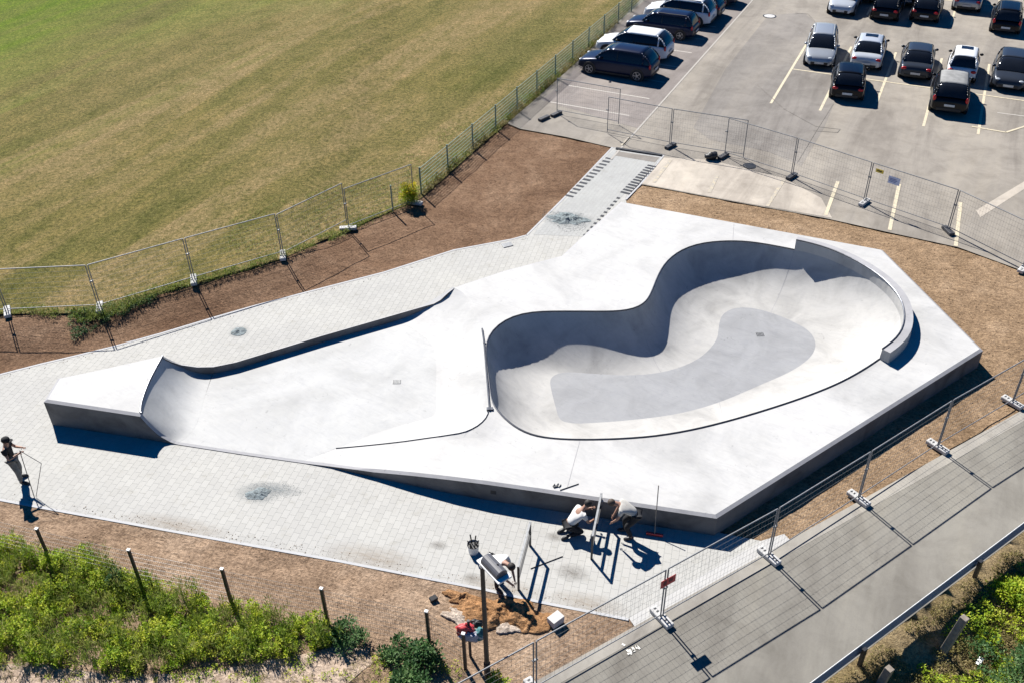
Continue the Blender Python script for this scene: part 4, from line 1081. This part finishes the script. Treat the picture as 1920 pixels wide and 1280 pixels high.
# ------------------------------------------------------------------ people
def skin(name, pts_, edges, rad, mat, parent, roots=(0,), sub=2):
    me = bpy.data.meshes.new(name); me.from_pydata([tuple(p) for p in pts_], edges, []); me.materials.append(mat)
    o = bpy.data.objects.new(name, me); C.objects.link(o); o.parent = parent
    m = o.modifiers.new("s", 'SKIN'); m.use_smooth_shade = True
    sv = me.skin_vertices[0].data
    for i, r in enumerate(rad):
        sv[i].radius = r if isinstance(r, tuple) else (r, r); sv[i].use_root = i in roots
    s_ = o.modifiers.new("u", 'SUBSURF'); s_.levels = sub; s_.render_levels = sub
    return o
M_skin = simple("skin_tone", (.34, .19, .13), .6, 0, .05)
def person(label, loc, heading, J, shirt, trou, hair, cap=None, sleeve=.55):
    t = thing("person", label, "person", loc, heading)
    j = {k: Vector(v) for k, v in J.items()}
    P = []; Ed = []; Rd = []; ix = {}
    def add(k, p, r, par=None):
        ix[k] = len(P); P.append(p); Rd.append(r)
        if par is not None: Ed.append((ix[par], ix[k]))
    add('pel', j['pel'], (.13, .10)); sp = j['pel'].lerp(j['che'], .5); add('sp', sp, (.12, .09), 'pel'); add('che', j['che'], (.14, .10), 'sp'); add('nec', j['nec'], .052, 'che')
    hd = j['hed']; up_ = (hd - j['nec']).normalized(); add('h0', hd - up_ * .05, .075, 'nec'); add('h1', hd + up_ * .05, .085, 'h0')
    fwd = j['look'].normalized(); add('nose', hd + fwd * .10, .018, 'h0')
    for s in 'LR':
        add('sh' + s, j['sh' + s], .055, 'che'); add('el' + s, j['el' + s], .042, 'sh' + s); add('wr' + s, j['wr' + s], .028, 'el' + s)
        d = (j['wr' + s] - j['el' + s]).normalized(); add('pa' + s, j['wr' + s] + d * .08, (.04, .018), 'wr' + s)
        add('hp' + s, j['hp' + s], .088, 'pel'); add('kn' + s, j['kn' + s], .058, 'hp' + s); add('an' + s, j['an' + s], .038, 'kn' + s); add('to' + s, j['to' + s], .035, 'an' + s)
    roots = [0]
    for s in 'LR':       # five fingers, each its own bent chain rooted in the palm
        d = (j['wr' + s] - j['el' + s]).normalized(); side = d.cross(Vector((0, 0, 1)));
        if side.length < .1: side = Vector((0, 1, 0))
        side.normalize(); cu = side.cross(d).normalized() * (-1 if side.cross(d).z > 0 else 1)
        pa = j['wr' + s] + d * .06
        for f, (o2, ln) in enumerate(((-.030, .065), (-.010, .078), (.011, .072), (.030, .056), (.040, .05))):
            b0 = pa + side * o2 + (d * .02 if f < 4 else d * -.03); k = len(P)
            dd = d if f < 4 else (d * .6 + side * .8).normalized()
            P.extend([b0, b0 + dd * ln * .55 + cu * .008, b0 + dd * ln * .85 + cu * .03]); Rd.extend([.009, .0085, .007]); Ed.extend([(k, k + 1), (k + 1, k + 2)]); roots.append(k)
    skin("body", P, Ed, Rd, M_skin, t, roots)
    # shirt
    Q = [j['pel'] + (sp - j['pel']) * .1, sp, j['che'], j['che'].lerp(j['nec'], .55)]; E2 = [(0, 1), (1, 2), (2, 3)]; R2 = [(.165, .125), (.16, .12), (.175, .125), .075]
    for s in 'LR':
        k = len(Q); Q += [j['sh' + s], j['sh' + s].lerp(j['el' + s], sleeve)]; E2 += [(2, k), (k, k + 1)]; R2 += [.078, .062]
    skin("shirt", Q, E2, R2, shirt, t)
    Q = [j['pel'] + (sp - j['pel']) * .25]; E2 = []; R2 = [(.15, .115)]
    for s in 'LR':
        k = len(Q); Q += [j['hp' + s], j['kn' + s], j['an' + s].lerp(j['kn' + s], .08)]; E2 += [(0, k), (k, k + 1), (k + 1, k + 2)]; R2 += [.112, .082, .062]
    skin("trousers", Q, E2, R2, trou, t)
    for s in 'LR':
        m = MB(); dd = (j['to' + s] - j['an' + s]); q = dd.to_track_quat('X', 'Z'); m.ball(j['an' + s].lerp(j['to' + s], .45) + Vector((0, 0, -.005)), .15, (1, .38, .34), 12, 8, q); m.build("shoe", M_black, t, True)
        m = MB(); e = hd + fwd * .078 + fwd.cross(up_) * (.03 if s == 'L' else -.03) + up_ * .01; m.ball(e, .011); m.build("eye", M_black, t, True)
        m = MB(); m.ball(hd + fwd.cross(up_) * (.085 if s == 'L' else -.085), .025, (.6, .5, 1)); m.build("ear", M_skin, t, True)
    m = MB(); m.ball(hd + up_ * .035 - fwd * .018, .108, (1, .95, .95), 14, 10); m.build("hair", hair, t, True)
    if cap:
        m = MB(); m.ball(hd + up_ * .06, .112, (1, 1, .8), 14, 10); cp_ = m.build("cap", cap, t, True)
        m = MB(); m.ball(hd + up_ * .07 + fwd * .12, .09, (1, 1, .16), 12, 8); m.build("peak", cap, cp_, True)
    return t
M_wsh = simple("white_shirt", (.62, .61, .58), .9); M_gsh = simple("grey_shirt", (.45, .43, .39), .9); M_blk = simple("black_cloth", (.012, .012, .014), .9); M_gtr = simple("grey_trousers", (.16, .155, .145), .9, 0, .3)
M_hair = simple("dark_hair", (.02, .015, .012), .7); M_hair2 = simple("brown_hair", (.07, .05, .035), .7)
person("kneeling worker in a white shirt at the slab wall, left of the hoop", at(1072, 998), R(22), dict(
    pel=(-.12, 0, .36), che=(.22, 0, .70), nec=(.36, 0, .84), hed=(.45, .0, .92), look=(.6, 0, -.8), shL=(.26, .19, .72), elL=(.42, .24, .50), wrL=(.62, .14, .58), shR=(.26, -.19, .72), elR=(.38, -.24, .46), wrR=(.60, -.1, .36),
    hpL=(-.10, .11, .34), knL=(.26, .16, .10), anL=(-.18, .14, .08), toL=(-.32, .14, .04), hpR=(-.10, -.11, .34), knR=(.26, -.16, .10), anR=(-.18, -.13, .08), toR=(-.32, -.13, .04)), M_wsh, M_blk, M_hair)
person("stooping worker in a grey shirt and black trousers leaning towards the hoop", at(1176, 1003), R(172), dict(
    pel=(-.22, 0, .84), che=(.16, 0, 1.12), nec=(.34, 0, 1.20), hed=(.46, .0, 1.20), look=(.6, 0, -.8), shL=(.20, .20, 1.10), elL=(.30, .22, .82), wrL=(.42, .12, .60), shR=(.20, -.20, 1.10), elR=(.28, -.24, .84), wrR=(.40, -.14, .60),
    hpL=(-.2, .11, .82), knL=(.05, .15, .48), anL=(-.12, .15, .09), toL=(.06, .16, .04), hpR=(-.2, -.11, .82), knR=(.10, -.14, .48), anR=(.06, -.14, .09), toR=(.24, -.15, .04)), M_gsh, M_blk, M_hair2)
person("bending worker in a white shirt half hidden behind the lamp head", at(932, 1096), R(-38), dict(
    pel=(-.24, 0, .82), che=(.14, 0, 1.02), nec=(.33, 0, 1.06), hed=(.46, .0, 1.04), look=(.4, 0, -.9), shL=(.18, .20, 1.0), elL=(.34, .20, .72), wrL=(.50, .10, .48), shR=(.18, -.20, 1.0), elR=(.36, -.2, .74), wrR=(.54, -.08, .5),
    hpL=(-.2, .11, .80), knL=(.02, .15, .46), anL=(-.14, .15, .09), toL=(.04, .16, .04), hpR=(-.2, -.11, .80), knR=(.12, -.14, .46), anR=(.10, -.14, .09), toR=(.28, -.15, .04)), M_wsh, M_blk, M_hair)
pl = at(40, 902)
person("standing person in black shirt, grey trousers and cap holding a long tool", pl, R(10), dict(
    pel=(0, 0, .90), che=(-.02, 0, 1.30), nec=(0, 0, 1.44), hed=(.04, 0, 1.58), look=(.9, -.3, -.35), shL=(-.02, .20, 1.37), elL=(.10, .30, 1.10), wrL=(.34, .12, 1.18), shR=(-.02, -.20, 1.37), elR=(.05, -.30, 1.12), wrR=(.30, -.12, 1.16),
    hpL=(0, .10, .88), knL=(.05, .15, .48), anL=(-.04, .17, .09), toL=(.13, .2, .04), hpR=(0, -.10, .88), knR=(.08, -.14, .48), anR=(.06, -.14, .09), toR=(.24, -.16, .04)), M_blk, M_gtr, M_hair, M_blk)
tl = thing("folding_pole", "thin folding pole tool held by the person at the left edge", "tool", at(66, 932))
h0 = pl + Vector((.33, .0, 1.2)) - tl.location
m = MB(); m.tube(h0, (-.02, 0, 0), .012, 6); m.build("long_rod", M_black, tl)
kn = at(77.5, 868, 1.05) - tl.location
m = MB(); m.tube(h0 + Vector((0, 0, .02)), kn, .009, 6); m.tube(kn, (.03, 0, .02), .009, 6); m.build("folded_rod", M_dsteel, tl)

# ------------------------------------------------------------------ cars
M_glass = simple("car_glass", (.012, .014, .018), .08, 0, .1, 2)
M_rim = simple("wheel_rim", (.35, .36, .38), .35, .7)
M_head = simple("headlight_glass", (.55, .58, .6), .15)
M_tail = simple("tail_lamp", (.45, .012, .015), .25)
M_plate = simple("number_plate", (.6, .6, .58), .5)
M_trim = simple("black_trim", (.015, .015, .016), .55)
def paint(name, c, metal=.25, rough=.3): return simple(name, c, rough, metal, .03, 2, .2, .2)
PT = dict(navy=paint("navy_paint", (.012, .018, .045)), black=paint("black_paint", (.006, .006, .008)), white=paint("white_paint", (.68, .69, .70), 0), silver=paint("silver_paint", (.38, .40, .42), .45),
          grey=paint("dark_grey_paint", (.035, .042, .055)), lsil=paint("light_silver_paint", (.50, .53, .57), .3), roofg=simple("grey_soft_roof", (.22, .22, .215), .85, 0, .2, 3))
KD = {  # L, W, H, belt, lower glass (rear, front), roof (rear, front)
 'suv': (4.60, 1.90, 1.62, 1.02, .02, .755, .15, .55), 'hatch': (4.15, 1.80, 1.46, .94, .03, .77, .17, .55), 'sedan': (4.65, 1.80, 1.44, .92, .13, .74, .27, .57),
 'estate': (4.55, 1.78, 1.50, .93, .02, .75, .10, .56), 'mini': (3.60, 1.63, 1.49, .93, .04, .80, .14, .62), 'mpv': (4.35, 1.80, 1.62, .98, .03, .80, .08, .60)}
def make_car(name, kind, col, label, rails=False, roofcol=None, topdark=False):
    L, Wd, H, belt, g0_, g1_, r0_, r1_ = KD[kind]; pm = PT[col]; W = Wd / 2
    t = thing(name, label, "car")
    X = lambda f: -L / 2 + L * f
    sed = kind == 'sedan'
    st = [(0, .62, .78), (.006, .80, .86), (.03, .93, .93), (.07, .99, .97), (.13, 1.0, .99), (.3, 1.01, 1.0), (.5, 1.0, 1.0), (.66, .99, 1.0), (.75, .965, .985), (.88, .86, .955), (.95, .78, .88), (.985, .66, .76), (.998, .52, .64), (1.0, .44, .60)]
    V = []; F = []; ns = 12
    for f, zf_, wf in st:
        zt = belt * zf_; wl = W * wf; zb = .20 if .05 < f < .95 else .27
        zs = zt - .10
        ring = [(wl * .90, zb), (wl, zb + .10), (wl * 1.0, zs * .62), (wl * .985, zs), (wl * .90, zt - .015), (wl * .45, zt + .02)]
        for y, z in ring: V.append((X(f), y, z))
        for y, z in ring[::-1]: V.append((X(f), -y, z))
    for i in range(len(st) - 1):
        for k in range(ns): F.append((i * ns + k, i * ns + (k + 1) % ns, (i + 1) * ns + (k + 1) % ns, (i + 1) * ns + k))
    F += [tuple(range(ns))[::-1], tuple(range((len(st) - 1) * ns, len(st) * ns))]
    b = mesh("body", V, F, pm, t, True); md = b.modifiers.new("u", 'SUBSURF'); md.levels = 1; md.render_levels = 2
    bm = bmesh.new(); bm.from_mesh(b.data); bmesh.ops.recalc_face_normals(bm, faces=bm.faces); bm.to_mesh(b.data); bm.free()
    # greenhouse: a smooth lofted cabin
    lo = belt * .975; hi = H - .03; wl, wh = W * .92, W * .70
    xs = [X(g0_), X(r0_), X((r0_ + r1_) / 2), X(r1_), X(g1_)]
    def prof(f):
        if f < r0_: q_ = math.sin(max(0, (f - g0_) / (r0_ - g0_)) * math.pi / 2) ** .85
        elif f > r1_: q_ = math.sin(max(0, (g1_ - f) / (g1_ - r1_)) * math.pi / 2) ** .85
        else: q_ = 1
        mid = (f - (r0_ + r1_) / 2) / ((r1_ - r0_) / 2 + .12)
        h_ = lo + (hi - lo) * q_ * (1 - .06 * min(1, abs(mid)) ** 2)
        e_ = max(0, (abs(f - (g0_ + g1_) / 2) / ((g1_ - g0_) / 2)) ** 3)
        bl = wl * (1 - .10 * e_); tp = bl + (wh * (1 - .06 * e_) - bl) * q_
        return h_, bl, tp
    def ring_(f, off=0):
        h_, bl, tp = prof(f); hh = h_ - lo
        return [(bl, lo - .02), (bl + (tp - bl) * .45, lo + hh * .5), (tp + (bl - tp) * .12, lo + hh * .84), (tp * .93, lo + hh * .955), (tp * .6, h_ + .010), (0, h_ + .022)]
    fs = [g0_ + (r0_ - g0_) * k / 4 for k in range(4)] + [r0_ + (r1_ - r0_) * k / 6 for k in range(6)] + [r1_ + (g1_ - r1_) * k / 6 for k in range(7)]
    V = []; F = []
    for f in fs:
        rr_ = ring_(f); V += [(X(f), y, z) for y, z in rr_] + [(X(f), -y, z) for y, z in rr_[-2::-1]]
    for i in range(len(fs) - 1):
        for k in range(10): F.append((i * 11 + k, i * 11 + k + 1, i * 11 + 12 + k, i * 11 + 11 + k))
    wn = mesh("windows", V, F, M_glass, t, True)
    V2 = []; F2_ = []; rf_ = [r0_ - (r0_ - g0_) * .12 + (r1_ - r0_ + (r0_ - g0_) * .12 + (g1_ - r1_) * .08) * k / 8 for k in range(9)]
    for f in rf_:
        rr_ = ring_(f)[2:]; rr_ = [(y + .012, z + .014) for y, z in rr_[:-1]] + [(0, rr_[-1][1] + .016)]
        V2 += [(X(f), y, z) for y, z in rr_] + [(X(f), -y, z) for y, z in rr_[-2::-1]]
    for i in range(8):
        for k in range(6): F2_.append((i * 7 + k, i * 7 + k + 1, i * 7 + 8 + k, i * 7 + 7 + k))
    ro = mesh("roof", V2, F2_, PT[roofcol] if roofcol else pm, t, True)
    so_ = ro.modifiers.new("t", 'SOLIDIFY'); so_.thickness = .02; so_.offset = -1
    if topdark:
        m = MB(); m.box((X(r1_) - .40, 0, hi + .034), (.50, wh * 1.1, .03)); m.build("sunroof", M_glass, ro)
    if rails:
        for s in (1, -1): m = MB(); m.tube((xs[1] + .1, s * wh * .9, hi + .0), (xs[3] - .1, s * wh * .9, hi + .0), .022, 6); m.build("roof_rail", M_trim if col != 'silver' else M_steel, ro)
    # pillars
    for s in (1, -1):
        def edge_(f, j_):
            y, z = ring_(f)[j_]; return Vector((X(f), s * (y + .004), z + .004))
        for (fa, fb, r_, mt_) in ((r1_ + .01, g1_ - .01, .026, pm), (r0_, g0_ + .01, .04 if not sed else .035, pm)):
            m = MB(); m.path([edge_(fa + (fb - fa) * k / 5, 3 if k == 0 else 2) for k in range(5)] + [edge_(fb, 1)], r_, 6); m.build("pillar", mt_, t, True)
        m = MB(); m.path([edge_(.455, k) for k in (0, 1, 2)], .022, 4); m.build("pillar", M_trim, t)
        m = MB(); fz = g0_ + (.10 if not sed else .08); m.path([edge_(fz, k) for k in (0, 1, 2)], .05, 6); m.build("pillar", pm, t, True)
        m = MB(); mx = X(g1_) - .38; m.ball((mx, s * (W + .03), belt + .06), .1, (.7, 1.1, .75), 10, 7); m.build("mirror", pm if col not in ('white', 'lsil') else M_trim, t, True)
        # lights
        m = MB(); m.ball((X(.960), s * W * .66, belt * .70), .14, (.62, 1.0, .45), 10, 7); m.build("headlight", M_head, t, True)
        m = MB()
        if kind in ('suv', 'mpv', 'estate'): m.ball((X(.022), s * W * .84, belt * .88), .16, (.42, .55, 1.0), 10, 7)
        else: m.ball((X(.02), s * W * .72, belt * .78), .17, (.45, 1.0, .55), 10, 7)
        m.build("tail_light", M_tail, t, True)
        m = MB(); m.box((X(.5), s * W * .985, .24), (L * .46, .03, .10)); m.build("sill", M_trim, t)
        for fx in (.175, .815):
            x = X(fx); r = .335 if kind in ('suv',) else .305
            m = MB(); m.tube((x, s * (W - .12), r + .01), (x, s * (W + .006), r + .01), r + .065, 22); m.build("wheel_arch", M_trim, t)
            m = MB(); m.tube((x, s * (W - .2), r), (x, s * (W + .018), r), r, 22); wh_ = m.build("tyre", M_rub, t, bevel=.02)
            m = MB(); m.tube((x, s * (W - .05), r), (x, s * (W + .022), r), .07, 10)
            for a in range(5):
                an = a * 2 * math.pi / 5; d = Vector((math.cos(an), 0, math.sin(an))); p = Vector((x, s * (W + .022), r)); m.tube(p + d * .04, p + d * r * .66, .026, 4)
            m.build("rim", M_rim, wh_)
            m = MB()
            for a in range(20):
                a0 = a * 2 * math.pi / 20; a1_ = a0 + 2 * math.pi / 20; p = Vector((x, s * (W + .022), r)); m.tube(p + Vector((math.cos(a0), 0, math.sin(a0))) * r * .68, p + Vector((math.cos(a1_), 0, math.sin(a1_))) * r * .68, .016, 4, cap=False)
            m.build("rim_ring", M_rim, wh_)
    m = MB(); m.box((X(.004) - .012, 0, .36), (.05, W * 1.3, .16)); m.build("rear_bumper", M_trim, t, bevel=.02)
    m = MB(); m.box((X(.996), 0, .36), (.05, W * 1.1, .16)); m.build("grille", M_trim, t, bevel=.02)
    m = MB(); m.box((X(0) - .045, 0, .50 if kind != 'suv' else .6), (.02, .52, .115)); m.build("number_plate", M_plate, t)
    m = MB(); m.box((X(1) + .03, 0, .40), (.02, .52, .115)); m.build("number_plate", M_plate, t)
    return t
ha = math.atan2(AX.y, AX.x)       # nose points away from the camera
def park_car(px, kind, col, label, front=False, name="parked_car", turn=0, **k):
    L = KD[kind][0]; c = make_car(name, kind, col, label, **k)
    p = at(px[0], px[1], .26); A = Vector((math.cos(ha + turn), math.sin(ha + turn), 0))
    c.location = Vector((p.x, p.y, 0)) + A * (L / 2 + .02); c.rotation_euler = (0, 0, ha + turn + (math.pi if front else 0)); c.scale = (.93, .95, .95); c['group'] = "cars parked in the middle bays"; return c
park_car((1534.6, 124.5), 'estate', 'silver', "silver estate car facing the viewer at the left end of its row", True, rails=True, turn=.12)
park_car((1620.5, 129), 'sedan', 'lsil', "pale silver saloon with a dark sunroof between the silver estate and the dark saloon", topdark=True, turn=.05)
park_car((1586.7, 186), 'hatch', 'black', "black hatchback with red tail lights parked closest in front of the pale saloon", turn=.12)
park_car((1714, 148), 'sedan', 'grey', "dark grey saloon between the pale saloon and the small white car", turn=.05)
park_car((1799, 151), 'mini', 'white', "small white car with a dark sunroof", topdark=True)
park_car((1889, 168), 'hatch', 'grey', "dark grey car with bright headlights facing the viewer at the right edge", True)
park_car((1777, 212), 'suv', 'black', "black car with a dusty grey roof parked below the small white car", turn=.05, roofcol='roofg')
park_car((1573.6, 26), 'hatch', 'lsil', "silver car facing the viewer in the top row", True)
park_car((1655.7, 36.5), 'hatch', 'black', "black car seen from behind right of the silver car in the top row")
park_car((1731, 39), 'hatch', 'black', "black car with roof gloss and red lamps third in the top row")
park_car((1810.6, 19), 'hatch', 'silver', "silver car seen from behind cut by the top picture edge")
park_car((1883.5, 61), 'estate', 'black', "black estate car with pale roof rails at the top right", rails=True)
park_car((1626, 3), 'hatch', 'grey', "dark car mostly hidden behind the first black car of the top row")
park_car((1700, 10), 'hatch', 'black', "dark car half hidden between the black cars of the top row")
# left row, noses at the fence
hl = math.atan2(-lb.y, -lb.x)
c1s = at(1226, 145)
for k, (px, kind, col, label, kw) in enumerate([((1224, 147), 'suv', 'navy', "dark navy sport utility car with silver rims nearest in the row by the green fence", {}), ((1252, 112), 'suv', 'white', "compact white sport utility car directly behind the navy one by the green fence", {}),
      ((1302, 70), 'estate', 'navy', "dark blue black estate car between the pale cars by the green fence", {'rails': True}), ((1334, 46), 'suv', 'white', "white sport utility car near the top of the row by the green fence", {'rails': True}),
      ((1351, 31), 'hatch', 'grey', "dark grey car half hidden behind the white one by the green fence", {}), ((1380, 6), 'hatch', 'navy', "dark car at the top picture edge by the green fence", {})]):
    c = make_car("parked_car", kind, col, label, **kw); L = KD[kind][0]; W = KD[kind][1]
    A = Vector((math.cos(hl), math.sin(hl), 0)); Nn = Vector((-A.y, A.x, 0)) * -1   # away from the viewer
    if Nn.y < 0: Nn = -Nn
    pz = at(px[0], px[1], .3); c.location = Vector((pz.x, pz.y, 0)) + A * (L / 2) + Nn * (W * .42); c.rotation_euler = (0, 0, hl); c.scale = (.95, .95, .95); c['group'] = "cars parked along the green fence"
